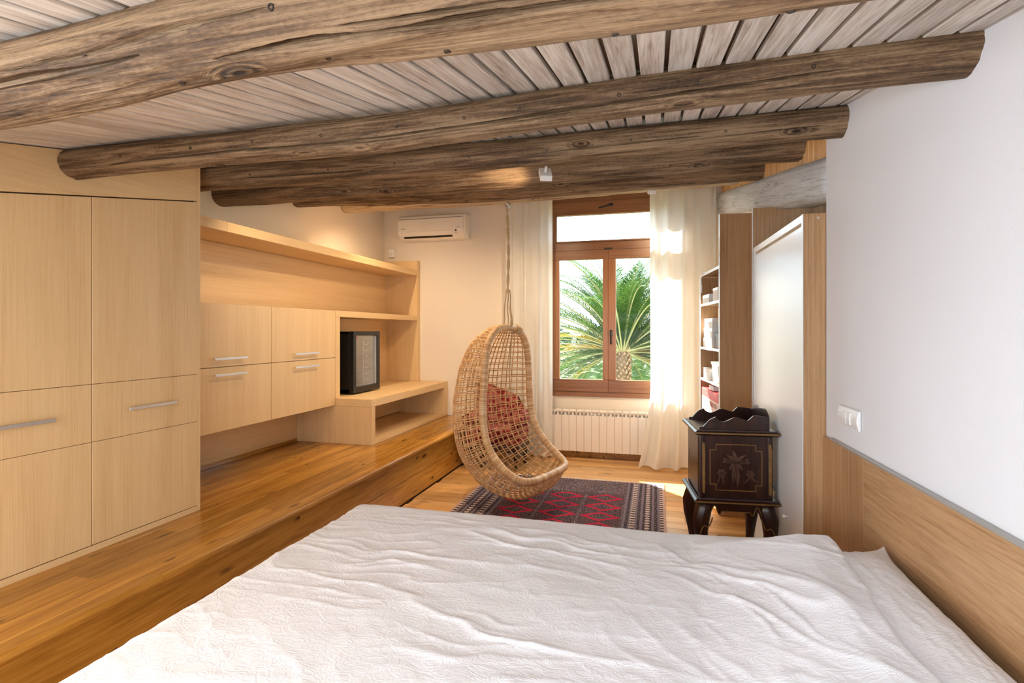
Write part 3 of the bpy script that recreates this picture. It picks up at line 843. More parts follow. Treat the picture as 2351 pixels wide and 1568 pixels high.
# ------------------------------------------------------------------ air conditioner, sensor, switch
def aircon():
    x0, x1 = -2.955, -2.105; z0, z1 = 2.478, 2.762; yb = YB-.003
    t = thing('air_conditioner', ((x0+x1)/2, yb, z0), 'ivory split air conditioner high on the cream wall', 'air conditioner')
    pr = [(0, z0), (-.10, z0+.004), (-.165, z0+.055), (-.185, z0+.10), (-.19, z1-.06), (-.18, z1-.022), (-.14, z1), (0, z1)]
    MB().prism(pr, x0+.022, x1-.022, lambda p, q, e: (e, yb+p, q)).build('casing', MAT['ac_white'], t, .004, 2)
    pr2 = [(0, z0+.004), (-.09, z0+.008), (-.16, z0+.058), (-.18, z0+.10), (-.186, z1-.06), (-.172, z1-.02), (-.135, z1-.004), (0, z1-.004)]
    for a, c in ((x0, x0+.0215), (x1-.0215, x1)):
        MB().prism(pr2, a, c, lambda p, q, e: (e, yb+p, q)).build('end_cap', MAT['ac_white'], t, .005, 2)
    box('intake_slot', MAT['grey'], t, x0+.03, x1-.03, yb-.189, yb-.182, z1-.052, z1-.044, 0)
    b = MB().hexa([(x0+.06, yb-.152, z0+.040), (x1-.17, yb-.152, z0+.040), (x1-.17, yb-.146, z0+.036), (x0+.06, yb-.146, z0+.036)], [(x0+.05, yb-.189, z0+.083), (x1-.165, yb-.189, z0+.083), (x1-.165, yb-.182, z0+.083), (x0+.05, yb-.182, z0+.083)])
    b.build('louvre', MAT['ac_white'], t, .001, 1)
    MB().hexa([(x0+.065, yb-.133, z0+.022), (x1-.172, yb-.133, z0+.022), (x1-.172, yb-.128, z0+.019), (x0+.065, yb-.128, z0+.019)], [(x0+.065, yb-.151, z0+.038), (x1-.172, yb-.151, z0+.038), (x1-.172, yb-.146, z0+.036), (x0+.065, yb-.146, z0+.036)]).build('outlet_slot', MAT['black'], t)
    MB().tube([(x1-.115, yb-.180, z0+.082), (x1-.115, yb-.188, z0+.082)], .010, 12).build('sensor_eye', MAT['black'], t)
    box('display', MAT['grey'], t, x1-.128, x1-.1, yb-.178, yb-.172, z0+.050, z0+.054, 0)
    return t, x0, x1, z0, yb
ac, ax0, ax1, az0, ayb = aircon()
def text(body, size, parent, loc, rot, mat, name='lettering', extr=.0006, sx=1.0):
    cu = bpy.data.curves.new('lettering', 'FONT'); cu.body = body; cu.size = size; cu.extrude = extr
    to = bpy.data.objects.new('lettering_tmp', cu); COL.objects.link(to)
    dg = bpy.context.evaluated_depsgraph_get(); dg.update()
    me = bpy.data.meshes.new_from_object(to.evaluated_get(dg))
    bpy.data.objects.remove(to)
    me.materials.clear(); me.materials.append(mat)
    o = bpy.data.objects.new(name, me); COL.objects.link(o); o.parent = parent
    o.location = W[parent].inverted() @ Vector(loc); o.rotation_euler = rot; o.scale = (sx, 1, 1)
    return o
text('DAIKIN', .017, ac, (ax0+.05, ayb-.1885, az0+.118), (PI/2, 0, 0), MAT['grey'])
text('INVERTER', .012, ac, (ax1-.115, ayb-.1885, az0+.118), (PI/2, 0, 0), MAT['grey'])

md = thing('motion_sensor', (-3.115, YB-.003, 2.30), 'small white motion sensor in the corner above the shelving', 'sensor')
MB().prism([(-.036, 2.298), (.036, 2.298), (.036, 2.40), (-.036, 2.40)], YB-.045, YB-.003, lambda p, q, e: (-3.116+p, e, q)).build('housing', MAT['white_plastic'], md, .010, 3)
box('lens', plain('sensor_lens', lin(222, 222, 222), .3), md, -3.138, -3.094, YB-.052, YB-.0445, 2.312, 2.352, .004, 2)
box('lens_window', MAT['white_plastic'], md, -3.138, -3.094, YB-.049, YB-.0445, 2.362, 2.388, .002, 1)

def wswitch():
    yc, zc_ = 2.49, 1.043
    t = thing('light_switch', (xr(yc), yc, zc_), 'white rounded light switch plate above the headboard panel', 'switch', None, None, math.atan(.0306))
    Mw = W[t]
    hy, hz = .105, .043
    prof = [(-.002, -1), (-.010, -.9), (-.017, -.4), (-.019, 0), (-.017, .4), (-.010, .9), (-.002, 1)]
    b = MB()
    b.prism([(p, q*hz) for p, q in prof], -hy, hy, lambda p, q, e: tuple(Mw @ Vector((p, e, q))))
    b.build('plate', MAT['white_plastic'], t, .003, 2)
    for a, c in ((-.042, -.004), (.0, .038)):
        b = MB().prism([(-.020, -.024), (-.0225, 0), (-.020, .024), (-.012, .024), (-.012, -.024)], a+.002, c, lambda p, q, e: tuple(Mw @ Vector((p, e, q))))
        b.build('rocker', MAT['white'], t, .001, 1)
wswitch()

# ------------------------------------------------------------------ headboard panelling on the right wall
hb = thing('headboard_panel', (xr(1.5), 1.5, 0), 'low oak panelling behind the bed with metal edge strip', 'headboard')
def wallstrip(name, mat, par, y0, y1, z0, z1, t0, t1, bev=.001):
    b = MB().hexa([(xr(y0)-t1, y0, z0), (xr(y0)-t0, y0, z0), (xr(y1)-t0, y1, z0), (xr(y1)-t1, y1, z0)], [(xr(y0)-t1, y0, z1), (xr(y0)-t0, y0, z1), (xr(y1)-t0, y1, z1), (xr(y1)-t1, y1, z1)])
    return b.build(name, mat, par, bev, 1)
wallstrip('panel', MAT['oak_hv'], hb, 2.327, YC-.001, 0.002, .912, .0005, .016)
wallstrip('panel', MAT['oak_hy'], hb, .4, 2.3255, 0.002, .912, .0005, .016)
wallstrip('panel', MAT['oak_hy'], hb, -1.2, .3985, 0.002, .912, .0005, .016)
wallstrip('edge_strip', MAT['alu'], hb, -1.2, YC-.1, .9125, .922, .0005, .018)

# ------------------------------------------------------------------ white-door closet, tall partition panels, bookcase
kc = -.04
def xa_(y): return .673+kc*(y-YC)
cl = thing('closet', (1.0, 3.3, 0), 'tall closet with glossy white door and oak side beside the white wall', 'closet')
CT = 1.952
b = MB().hexa([(xa_(YC), YC, 0), (1.33, YC, 0), (1.33, YC+.022, 0), (xa_(YC), YC+.022, 0)], [(xa_(YC), YC, CT), (1.33, YC, CT), (1.33, YC+.022, CT), (xa_(YC), YC+.022, CT)])
# keep clear of the plaster wall end: shallow oak cheek in front of it
b = MB().box(xa_(YC), xr(YC)-.001, YC, YC+.022, 0.002, CT).box(xr(YC)-.001, 1.33, YC+.004, YC+.022, .002, CT)
sp = b.build('side_panel', MAT['oak_hv'], cl, .001, 1)
Y2 = 3.86
def cstrip(name, mat, y0, y1, z0, z1, t0, t1, par=None, bev=.0015):
    b = MB().hexa([(xa_(y0)+t0, y0, z0), (xa_(y0)+t1, y0, z0), (xa_(y1)+t1, y1, z0), (xa_(y1)+t0, y1, z0)], [(xa_(y0)+t0, y0, z1), (xa_(y0)+t1, y0, z1), (xa_(y1)+t1, y1, z1), (xa_(y1)+t0, y1, z1)])
    return b.build(name, mat, par or cl, bev, 1)
cstrip('top_panel', MAT['oak_y'], YC+.0225, Y2, CT-.02, CT-.001, .022, .64)
cstrip('back_panel', MAT['white'], YC+.0225, Y2, .02, CT-.022, .60, .64)
cstrip('frame_strip', MAT['white'], YC-.001, YC+.021, .003, CT, -.004, -.0005)
cstrip('frame_rail', MAT['white'], YC+.0225, Y2, CT-.037, CT, -.002, .02)
cstrip('frame_strip', MAT['white'], Y2-.025, Y2-.001, .003, CT-.038, -.002, .02)
cstrip('shadow_gap', MAT['oak_v'], YC+.0225, Y2-.0255, .01, CT-.038, .014, .02)
dr = cstrip('door', MAT['white'], YC+.026, Y2-.06, .03, CT-.055, -.001, .013)
MB().lathe([(.004, 0), (.004, .01), (.010, .016), (.011, .022), (.006, .027)], (0, 0, 0), 12).build('tmp', MAT['white_plastic'])
_k = bpy.data.objects['tmp']; km_ = _k.data; bpy.data.objects.remove(_k)
ko = inst('knob', km_, dr, (xa_(3.05), 3.05, .44), (0, -PI/2, 0)); ko.data.name = 'knob'
MB().tube([(.735, YC+.001, 1.93), (.735, YC-.002, 1.93)], .006, 10).build('screw_cap', MAT['steel'], cl)
# partition panels
p1 = thing('partition_panel', (1.0, 3.89, 0), 'dark oak partition panel rising behind the white closet door', 'panel', 'tall oak partition panels')
box('board', MAT['oak_hv'], p1, xa_(3.89), 1.355, 3.875, 3.897, .002, 2.222, .001)
box('edge_band', MAT['white'], p1, xa_(3.89)-.004, xa_(3.89)-.0005, 3.874, 3.898, .002, 2.222, .0008)
bk = thing('bookcase', (.58, 4.7, 0), 'oak bookcase with white shelves of books and games by the curtain', 'bookcase', None, None, math.atan(.113))
BX, BY = .465, 4.35
Mbk = Matrix.Translation((BX, BY, 0)) @ Matrix.Rotation(math.atan(.113), 4, 'Z')   # local x = depth, y = along front
def bbox(name, mat, par, x0, x1, y0, y1, z0, z1, bev=.001):
    b = MB().box(x0, x1, y0, y1, z0, z1); b.v = [tuple(Mbk @ Vector(p)) for p in b.v]
    return b.build(name, mat, par, bev, 1)
BL = .725
bbox('tall_side', MAT['oak_hv'], bk, .004, .235, -.022, 0, .002, 2.287)
bbox('edge_band', MAT['white'], bk, 0, .0035, -.023, .001, .002, 2.287)
bbox('far_side', MAT['oak_hv'], bk, .004, .235, BL-.02, BL, .002, 1.878)
bbox('edge_band', MAT['white'], bk, 0, .0035, BL-.021, BL+.001, .002, 1.878)
bbox('back_panel', MAT['oak_hv'], bk, .2355, .242, 0.001, BL, .002, 1.878)
SH = [1.880, 1.618, 1.243, .972, .69, .40, .08]
for z in SH:
    s_ = bbox('shelf', MAT['oak_hy'], bk, .004, .235, .0005, BL-.0205, z, z+.018)
    bbox('edge_band', MAT['white'], s_, -.0005, .0035, .0005, BL-.0215, z-.002, z+.020)

def book_item(name, label, cat, x0, x1, y0, y1, z0, z1, mat, mat2=None, group=None, lid=None):
    c = Mbk @ Vector(((x0+x1)/2, (y0+y1)/2, z0))
    t = thing(name, c, label, cat, group, None, math.atan(.113))
    if mat2 is None:
        bbox('body', mat, t, x0, x1, y0, y1, z0, z1, .002)
    elif lid:
        bbox('tray', mat2, t, x0+.0008, x1-.0008, y0+.0008, y1-.0008, z0, z1-.01, .0015)
        bbox('lid', mat, t, x0, x1, y0, y1, z1-lid, z1, .0015)
    else:                                      # book lying or standing: cover and page block
        bbox('cover', mat, t, x0, x1, y0, y1, z0, z0+.003, .0005); bbox('cover', mat, t, x0, x1, y0, y1, z1-.003, z1, .0005)
        bbox('pages', mat2, t, x0+.003, x1-.003, y0+.003, y1-.003, z0+.003, z1-.003, .0005)
    return t
pw = plain('paper_white', lin(240, 238, 232), .7)
def cc(r, g, b): return plain('print_%d_%d_%d' % (r, g, b), lin(r, g, b), .5)
e_ = .0205
S1, S2, S3, S4, S5 = [z+e_-.0015 for z in SH[1:6]]
book_item('storage_box', 'low white box at the far end of the top book shelf', 'box', .01, .16, .40, .66, S1, S1+.075, MAT['white'], pw, None, .03)
book_item('storage_box', 'upright small white box on the top book shelf', 'box', .02, .16, .13, .30, S1, S1+.11, MAT['white'], pw, None, .02)
for k, lab in enumerate(('bottom white box of the stack of three on the second shelf', 'middle white box of the stack of three on the second shelf', 'top white box of the stack of three on the second shelf')):
    book_item('storage_box', lab, 'box', .012+.004*k, .19, .30+.01*k, .64-.006*k, S2+.082*k, S2+.082*k+.081, MAT['white'], pw, 'stack of three white boxes', .03)
book_item('game_box', 'dark patterned box beside the white stack on the second shelf', 'box', .03, .2, .06, .28, S2, S2+.12, cc(60, 48, 44), cc(120, 92, 70), None, .05)
book_item('game_box', 'yellow box standing high on the second shelf', 'box', .04, .2, .03, .20, S2+.121, S2+.32, cc(226, 182, 78), cc(96, 150, 170), None, .12)
book_item('book', 'thick white book lying on the third shelf', 'book', .012, .18, .38, .64, S3, S3+.09, pw, pw)
book_item('book', 'large white-edged book standing on the third shelf', 'book', .02, .19, .13, .34, S3, S3+.13, cc(236, 232, 226), pw)
book_item('book', 'green-covered book lying across the third shelf books', 'book', .03, .2, .10, .44, S3+.131, S3+.155, cc(112, 130, 96), pw)
book_item('book', 'dark red book at the near end of the third shelf', 'book', .02, .19, .03, .12, S3, S3+.05, cc(150, 24, 34), pw)
book_item('game_box', 'blue printed box above the red game box', 'box', .05, .19, .05, .24, S4+.202, S4+.25, cc(70, 130, 176), cc(180, 110, 80), None, .025)
book_item('game_box', 'small white box lying on the red game box', 'box', .02, .15, .28, .44, S4+.202, S4+.24, pw, pw, None, .015)
gb = book_item('game_box', 'red and white board game box lettered TICKET on the lower shelf', 'box', .004, .2, .03, .66, S4, S4+.2, cc(206, 44, 36), cc(232, 200, 186), None, .07)
rz = math.atan(.113)
lt = text('TICKET TO', .052, gb, Mbk @ Vector((.0035, .36, S4+.078)), (PI/2, 0, -PI/2), cc(176, 40, 26))
book_item('game_box', 'brown box standing on the shelf below the red game box', 'box', .03, .2, .2, .6, S5, S5+.18, cc(150, 104, 66), cc(200, 170, 130), None, .05)
orn = thing('ornament', Mbk @ Vector((.08, .2, 1.90)), 'small dark stone ornament on top of the bookcase', 'ornament')
MB().lathe([(.02, 0), (.034, .006), (.036, .02), (.026, .036), (.03, .046), (.012, .058)], Mbk @ Vector((.08, .2, 1.8985)), 14).build('stone', MAT['iron'], orn, 0, 1, True)
cbl = MB().tube([Mbk @ Vector(p) for p in ((.10, .40, 1.904), (.03, .50, 1.908), (-.004, .58, 1.904), (-.012, .60, 1.86), (-.012, .59, 1.74), (-.012, .575, 1.73), (-.012, .57, 1.80))], .004, 7).build('cord', MAT['white_plastic'], None, 0, 1, True)
tag(cbl, 'thin white cord dangling from the bookcase top', 'cord')

# ------------------------------------------------------------------ antique night table
def nightstand():
    rz = math.radians(6.0)
    t = thing('night_table', (.236, 3.15, 0), 'dark carved wooden night table with gilt inlay beside the bed', 'night table', None, None, rz)
    Mw = W[t]
    def B(name, mat, fn, par=t, bev=.002, seg=1, smooth=False):
        b = MB(); fn(b); b.v = [tuple(Mw @ Vector(p)) for p in b.v]; return b.build(name, mat, par, bev, seg, smooth)
    w, d = .386, .385
    MH, GI, IN = MAT['mahog'], MAT['gilt'], MAT['inlay']
    B('case', MH, lambda b: b.box(0.008, w-.008, .008, d-.008, .472, .82))
    for x in (.0, w-.03):
        for y in (.0, d-.03):
            B('corner_post', MH, lambda b: b.box(x, x+.03, y, y+.03, .472, .82), t, .008, 2)
    # moulded top and bottom slabs
    def slab(z0, ov):
        def f(b):
            prof = [(0, 0), (ov*.6, .004), (ov, .012), (ov, .022), (ov*.55, .028), (ov*.5, .034)]
            prev = None
            for o, dz in prof:
                ring = [(-o, -o, z0+dz), (w+o, -o, z0+dz), (w+o, d+o, z0+dz), (-o, d+o, z0+dz)]
                if prev: b.add(prev+ring, [(0, 1, 5, 4), (1, 2, 6, 5), (2, 3, 7, 6), (3, 0, 4, 7)])
                else: b.add(ring, [(3, 2, 1, 0)])
                prev = ring
            b.add(prev, [(0, 1, 2, 3)])
        return f
    top = B('top', MH, slab(.82, .028), t, 0)
    B('gilt_edge', GI, lambda b: b.box(-.0295, w+.0295, -.0295, -.027, .833, .841), top, 0)
    B('gilt_edge', GI, lambda b: b.box(-.0295, -.027, -.029, d+.029, .833, .841), top, 0)
    base = B('base_moulding', MH, slab(.442, .03), t, 0)
    B('gilt_edge', GI, lambda b: b.box(-.0315, w+.0315, -.0315, -.029, .455, .463), base, 0)
    # gallery boards with scrolled profile: front, back; pierced board at the right
    def gal(y):
        prof = [(0, .852)]
        xs = np.linspace(0, 1, 40)
        for q in xs:
            if q < .05: h = .016
            elif q < .22: h = .016+.062*math.sin((q-.05)/.17*PI/2)
            elif q < .25: h = .084
            elif q < .34: h = .07-.018*math.sin((q-.25)/.09*PI/2)
            elif q < .52: h = .052+.030*(1-math.cos((q-.34)/.18*PI))/2
            elif q < .70: h = .082-.018*(1-math.cos((q-.52)/.18*PI))/2
            elif q < .78: h = .064+.036*((q-.70)/.08)
            else: h = .100-.012*(q-.78)/.22
            prof.append((q*.366+.005, .852+h*.84))
        prof.append((.371, .852))
        return lambda b: b.prism(prof, y, y+.014, lambda p, q, e: (p, e, q))
    B('gallery_board', MH, gal(.012), t, .0015)
    B('gallery_board', MH, gal(d-.03), t, .0015)
    def pier(b):
        n = 30
        prof = [(.027, .852)]
        for k in range(n+1):
            q = k/n; prof.append((.027+(d-.058)*q, .852+.07+.045*math.sin(PI*q)+.012*math.sin(3*PI*q)))
        prof.append((d-.031, .852))
        b.prism(prof, w-.022, w-.010, lambda p, q, e: (e, p, q))
    B('gallery_back', MH, pier, t, .0015)
    # front inlay: stepped line frame
    F = .0072
    def lineframe(b):
        x0, x1, z0, z1, s_ = .058, .330, .518, .772, .032
        pts = [(x0+s_, z0), (x1-s_, z0), (x1-s_, z0+s_), (x1, z0+s_), (x1, z1-s_), (x1-s_, z1-s_), (x1-s_, z1), (x0+s_, z1), (x0+s_, z1-s_), (x0, z1-s_), (x0, z0+s_), (x0+s_, z0+s_)]
        for i in range(len(pts)):
            (a, c), (e, f) = pts[i], pts[(i+1) % len(pts)]
            a, e = min(a, e), max(a, e); c, f = min(c, f), max(c, f)
            b.box(a-.0022, e+.0022, F-.0006, F+.001, c-.0022, f+.0022)
    B('inlay_line', GI, lineframe, t, 0)
    def leaf(b, cx, cz, ang, L, wd_, bend=0.0):
        n = 8; L_ = []; R_ = []
        for k in range(n+1):
            q = k/n; a = ang+bend*q
            px = cx+L*q*math.cos(ang+bend*q*.5); pz = cz+L*q*math.sin(ang+bend*q*.5)
            hw_ = wd_*math.sin(PI*min(1, q*.9+.08))**.8
            L_.append((px-math.sin(a)*hw_, F-.0004, pz+math.cos(a)*hw_)); R_.append((px+math.sin(a)*hw_, F-.0004, pz-math.cos(a)*hw_))
        b.grid([[p, (p[0], F-.0012, p[2]), (r[0], F-.0012, r[2]), r] for p, r in zip(L_, R_)])
    def flower(b):
        cx, cz = .194, .668
        for a, L, wd_, bd in ((90, .075, .012, .5), (115, .07, .008, .8), (65, .07, .008, -.8), (150, .075, .011, .9), (30, .075, .011, -.9), (175, .075, .010, -.7), (5, .075, .010, .7), (205, .05, .007, .8), (335, .05, .007, -.8), (262, .10, .008, .35), (285, .125, .010, -.4), (240, .11, .006, .9)):
            leaf(b, cx, cz, math.radians(a), L, wd_, bd)
        for fx in (.118, .270):
            for a in range(0, 360, 60): leaf(b, fx, .612, math.radians(a), .026, .009, .3)
            leaf(b, fx, .597, math.radians(230 if fx < .2 else 310), .05, .004, .6)
            leaf(b, fx, .597, math.radians(300 if fx < .2 else 240), .05, .004, -.6)
    B('flower_inlay', IN, flower, t, 0)
    for x in (.004, w-.034):
        B('gilt_strip', GI, lambda b: b.prism([(x+.012, .505), (x+.020, .498), (x+.026, .506), (x+.027, .74), (x+.024, .775), (x+.012, .785), (x+.010, .77)], -.0025, .002, lambda p, q, e: (p, e, q)), t, .001)
    # door on the left side with keyhole
    dr = B('door', MH, lambda b: b.box(-.002, .009, .035, d-.035, .488, .808), t, .002)
    B('keyhole', MAT['black'], lambda b: b.box(-.003, -.0018, d-.075, d-.062, .645, .68), dr, 0)
    # apron + cabriole legs
    def apron(b, L, fn, gilt=False):
        n = 60; lo = []
        for k in range(n+1):
            q = k/n; a = abs(q-.5)*2
            if a < .46: z = .372
            elif a < .60: z = .372-.018*math.sin((a-.46)/.14*PI)
            elif a < .68: z = .372+.030*math.sin((a-.60)/.08*PI/2)
            else: z = .402-.15*((a-.68)/.32)**1.6
            lo.append((.03+(L-.06)*q, z))
        lo = [(p, q+.03) for p, q in lo]
        if gilt: b.tube([fn(p, q, -.001) for p, q in lo], .003, 5)
        else: b.prism([(.03, .4415)]+lo+[(L-.03, .4415)], 0, .016, fn)
    ap = B('apron', MH, lambda b: apron(b, w, lambda p, q, e: (p, .004+e, q)), t, .001)
    B('gilt_edge', GI, lambda b: apron(b, w, lambda p, q, e: (p, .004+e, q), True), ap, 0, 1, True)
    B('apron', MH, lambda b: apron(b, w, lambda p, q, e: (p, d-.02+e, q)), t, .001)
    B('apron', MH, lambda b: apron(b, d, lambda p, q, e: (.004+e, p, q)), t, .001)
    B('apron', MH, lambda b: apron(b, d, lambda p, q, e: (w-.02+e, p, q)), t, .001)
    for sx, cx in ((-1, .03), (1, w-.03)):
        for sy, cy in ((-1, .03), (1, d-.03)):
            pts = [(0, 0, .4415), (.004, .004, .41), (.020, .020, .355), (.022, .022, .28), (.012, .012, .2), (.002, .002, .12), (.0, .0, .07), (.010, .010, .03), (.016, .016, .0)]
            rad_ = [.040, .046, .046, .038, .029, .023, .021, .025, .026]
            def lg(b):
                b.tube([(cx+sx*p[0]*.9, cy+sy*p[1]*.9, p[2]) for p in pts], rad_, 8)
            L_ = B('leg', MH, lg, t, .001, 1, True)
            if sy < 0:
                def sc(b):
                    b.tube([(cx+sx*(.034-.07*q), -.001+cy-sy*.0-.062+.012*q, .275+.10*q+.022*math.sin(q*2*PI)) for q in np.linspace(0, 1, 12)], .0035, 6)
                B('gilt_scroll', GI, sc, L_, 0, 1, True)
nightstand()

# ------------------------------------------------------------------ bed
bed = thing('bed', (-.28, 1.4, 0), 'low double bed base and mattress against the oak headboard', 'bed')
box('base', MAT['oak_y'], bed, -1.25, xr(1.4)-.06, .52, 2.2, .06, .28, .01, 2)
for xx in (-1.15, .62):
    for yy in (.6, 2.1):
        MB().lathe([(.03, 0), (.026, .061)], (xx, yy, 0), 12).build('leg', MAT['oak_v'], bed)
box('mattress', MAT['sheet'], bed, -1.27, xr(2.2)-.05, .5, 2.215, .281, .55, .05, 4)

def duvet():
    # local cloth coordinates: p across (fold edge at the pillow -> foot), q along y
    dx = .0065
    X1, XF, YF, YN = .555, -1.30, 2.22, .46
    R = .07; drop = .28
    def prof(s, L):
        """arc length s past a flat run of length L: returns (horizontal, drop)"""
        h = np.minimum(s, L); e = np.clip(s-L, 0, None)
        arc = R*PI/2
        a = np.clip(e/R, 0, PI/2)
        hh = h+R*np.sin(a); dz = R*(1-np.cos(a))+np.clip(e-arc, 0, None)
        return hh, dz
    Lx = X1-XF; Ly = YF-YN
    ps = np.arange(0, Lx+R*PI/2+drop, dx*1.1); qs = np.arange(0, Ly+R*PI/2+drop, dx*1.1)
    Pm, Q = np.meshgrid(ps, qs, indexing='ij')
    hx, zx = prof(Pm, Lx); hy, zy = prof(Q, Ly)
    X = X1-hx; Y = YN+hy
    # wrinkles
    def ridge(n): return 1-np.abs(2*n-1)
    wx = X+.10*(vnoise(X*3, Y*3, 5)-.5)+.05*(vnoise(X*7, Y*7, 6)-.5)
    wy = Y+.12*(vnoise(X*2.6+9, Y*3, 7)-.5)+.05*(vnoise(X*8+4, Y*7, 8)-.5)
    # direction fields: along x on the left, fanning to -y on the right
    def dirn(ang, fu, fv, seed):
        c_, s_ = math.cos(ang), math.sin(ang)
        u = wx*c_+wy*s_; v = -wx*s_+wy*c_
        return vnoise(u*fu+50, v*fv+50, seed)
    wr_ = np.clip((X+.35)/.75, 0, 1)
    a1 = ridge(dirn(-.12, 1.7, 11, 11))**4
    a1b = ridge(dirn(.14, 3.0, 21, 12))**4
    a2 = ridge(dirn(-.85, 1.8, 10.0, 13))**4
    a2b = ridge(dirn(-1.1, 3.0, 20, 14))**4
    big = vnoise(X*2.0+3, Y*2.4, 15)*.6+vnoise(X*4.0+3, Y*4.4, 16)*.4
    fine = ridge(dirn(.5, 9, 24, 17))**2*.5+ridge(dirn(-.6, 9, 22, 18))**2*.5
    amp = (.25+1.0*vnoise(X*2.6, Y*3.0, 19)**1.3)*(.35+.65*np.clip((2.26-Y)/.22, 0, 1))
    brk = .4+.9*vnoise(X*6+3, Y*6, 23); brk2 = .4+.9*vnoise(X*7+8, Y*7, 24)
    hgt = .012*(big-.5)+amp*((1-wr_)*(.0085*a1*brk+.0055*a1b*brk2)+wr_*(.010*a2*brk+.0065*a2b*brk2))+.0024*fine
    Zb = .592-.045*np.exp(-((X+1.33)/.22)**2)*0
    # puff over the pillow side
    Zb = Zb+.085*np.clip((X-.12)/.35, 0, 1)**1.2*np.clip((2.26-Y)/.16, 0, 1)*np.clip((Y-.5)/.2, 0, 1)
    roll = .02*np.exp(-((X1-X)/.035)**2)
    Z = Zb+hgt-zx-zy
    both = (zx > R) & (zy > R)
    Z = np.where(both, Zb+hgt-np.maximum(zx, zy)-.3*np.minimum(zx, zy), Z)
    # side folds push outward
    sidex = np.clip(zx/.1, 0, 1); sidey = np.clip(zy/.1, 0, 1)
    X = X-sidex*(.02*np.sin(Y*9)+.012*np.sin(Y*23))-hgt*sidex*.8
    Y = Y+sidey*(.012*np.sin(X*8)+.008*np.sin(X*21))+hgt*sidey*.5
    # fold edge wavers
    edge = np.exp(-(Pm/.12)**2)
    X = X+edge*(.03*(vnoise(Y*4, Y*0+2, 21)-.5)+.045*(Y-1.6)*np.clip((Y-1.2), 0, 1))
    Z = np.maximum(Z, .30)
    t = thing('duvet', (-.35, 1.4, .55), 'rumpled white duvet spread over the bed', 'duvet')
    base = np.array(W[t].translation)
    # turned-under hem: extend past the fold edge downward
    ext = []
    for k, (ox, oz) in enumerate(((.012, -.010), (.014, -.026), (.002, -.040), (-.05, -.046), (-.12, -.048))):
        ext.append(np.stack([X[0]+ox, Y[0], Z[0]+oz], -1))
    G = np.concatenate([np.stack(ext[::-1], 0), np.stack([X, Y, Z], -1)], 0)
    ni, nj = G.shape[:2]
    idx = np.arange(ni*nj).reshape(ni, nj)
    f = np.stack([idx[:-1, :-1], idx[1:, :-1], idx[1:, 1:], idx[:-1, 1:]], -1).reshape(-1, 4)
    me = bpy.data.meshes.new('cover')
    vv = (G.reshape(-1, 3)-base)
    me.vertices.add(len(vv)); me.vertices.foreach_set('co', vv.astype(np.float32).ravel())
    me.loops.add(f.size); me.loops.foreach_set('vertex_index', f.astype(np.int32).ravel())
    me.polygons.add(len(f)); me.polygons.foreach_set('loop_start', np.arange(0, f.size, 4, dtype=np.int32))
    me.polygons.foreach_set('use_smooth', np.ones(len(f), dtype=bool))
    me.update(); me.validate()
    me.materials.append(MAT['linen'])
    link(bpy.data.objects.new('cover', me), t)
duvet()

def pillow(label, cx, cy, cz, hx, hy, hz, rz, seed, tilt=0.0):
    t = thing('pillow', (cx, cy, cz), label, 'pillow', None, None, rz)
    n = 70; b = MB()
    u = np.linspace(-1, 1, n); U, V = np.meshgrid(u, u, indexing='ij')
    prof = ((1-np.abs(U)**2.6)*(1-np.abs(V)**2.6)).clip(0)**.55
    pinch = 1-.07*(1-V**2)*np.abs(U)**3
    pinch2 = 1-.06*(1-U**2)*np.abs(V)**3
    X = hx*U*pinch; Y = hy*V*pinch2
    cr = .0035*(1-np.abs(2*vnoise(U*9+seed, V*4+7, seed)-1))**2+.003*(1-np.abs(2*vnoise(U*15+V*5, V*9+3, seed+1)-1))**2
    zt = hz*prof+cr*np.clip(prof*2, 0, 1)+.025*(np.abs(U)*np.abs(V))**6; zb = -hz*.55*prof+.025*(np.abs(U)*np.abs(V))**6
    for zz in (zt, zb):
        b.grid([[(X[i, j], Y[i, j], zz[i, j]+tilt*X[i, j]) for j in range(n)] for i in range(n)])
    b.v = [tuple(W[t] @ Vector(p)) for p in b.v]
    b.build('pillowcase', MAT['linen'], t, 0, 1, True)
pillow('white pillow with a pointed corner against the headboard', .53, 1.70, .602, .232, .42, .066, .0, 31, .13)

# ------------------------------------------------------------------ rug
rc = (-.7325, 3.72)
rug = thing('rug', (rc[0], rc[1], 0), 'dark wool rug with rows of red diamonds on the floor', 'rug')
HX, HY = .8075, 1.32
n1, n2 = 24, 40
P = [[(rc[0]-HX+2*HX*i/n1, rc[1]-HY+2*HY*j/n2, .009+.0015*math.sin(i*1.3)*math.sin(j*.7)) for j in range(n2+1)] for i in range(n1+1)]
b = MB().grid(P)
ring = [P[i][0] for i in range(n1+1)]+[P[n1][j] for j in range(1, n2+1)]+[P[i][n2] for i in range(n1-1, -1, -1)]+[P[0][j] for j in range(n2-1, 0, -1)]
k = len(b.v); m_ = len(ring)
b.v += ring+[(p[0], p[1], .001) for p in ring]
b.f += [(k+i, k+(i+1) % m_, k+m_+(i+1) % m_, k+m_+i) for i in range(m_)]; b.mi += [0]*m_
b.build('pile', MAT['rug'], rug)
b = MB(); rnd = random.Random(4)
for e_s in (1, -1):
    x = -HX
    while x < HX:
        y0 = rc[1]+e_s*HY; L = .045+rnd.uniform(-.012, .012); sk = rnd.uniform(-.02, .02)
        b.tube([(rc[0]+x, y0-e_s*.003, .006), (rc[0]+x+sk*.5, y0+e_s*L*.5, .006), (rc[0]+x+sk, y0+e_s*L, .003)], .0025, 4)
        x += .008
fo = b.build('fringe', MAT['fringe'], rug); fo['kind'] = 'stuff'

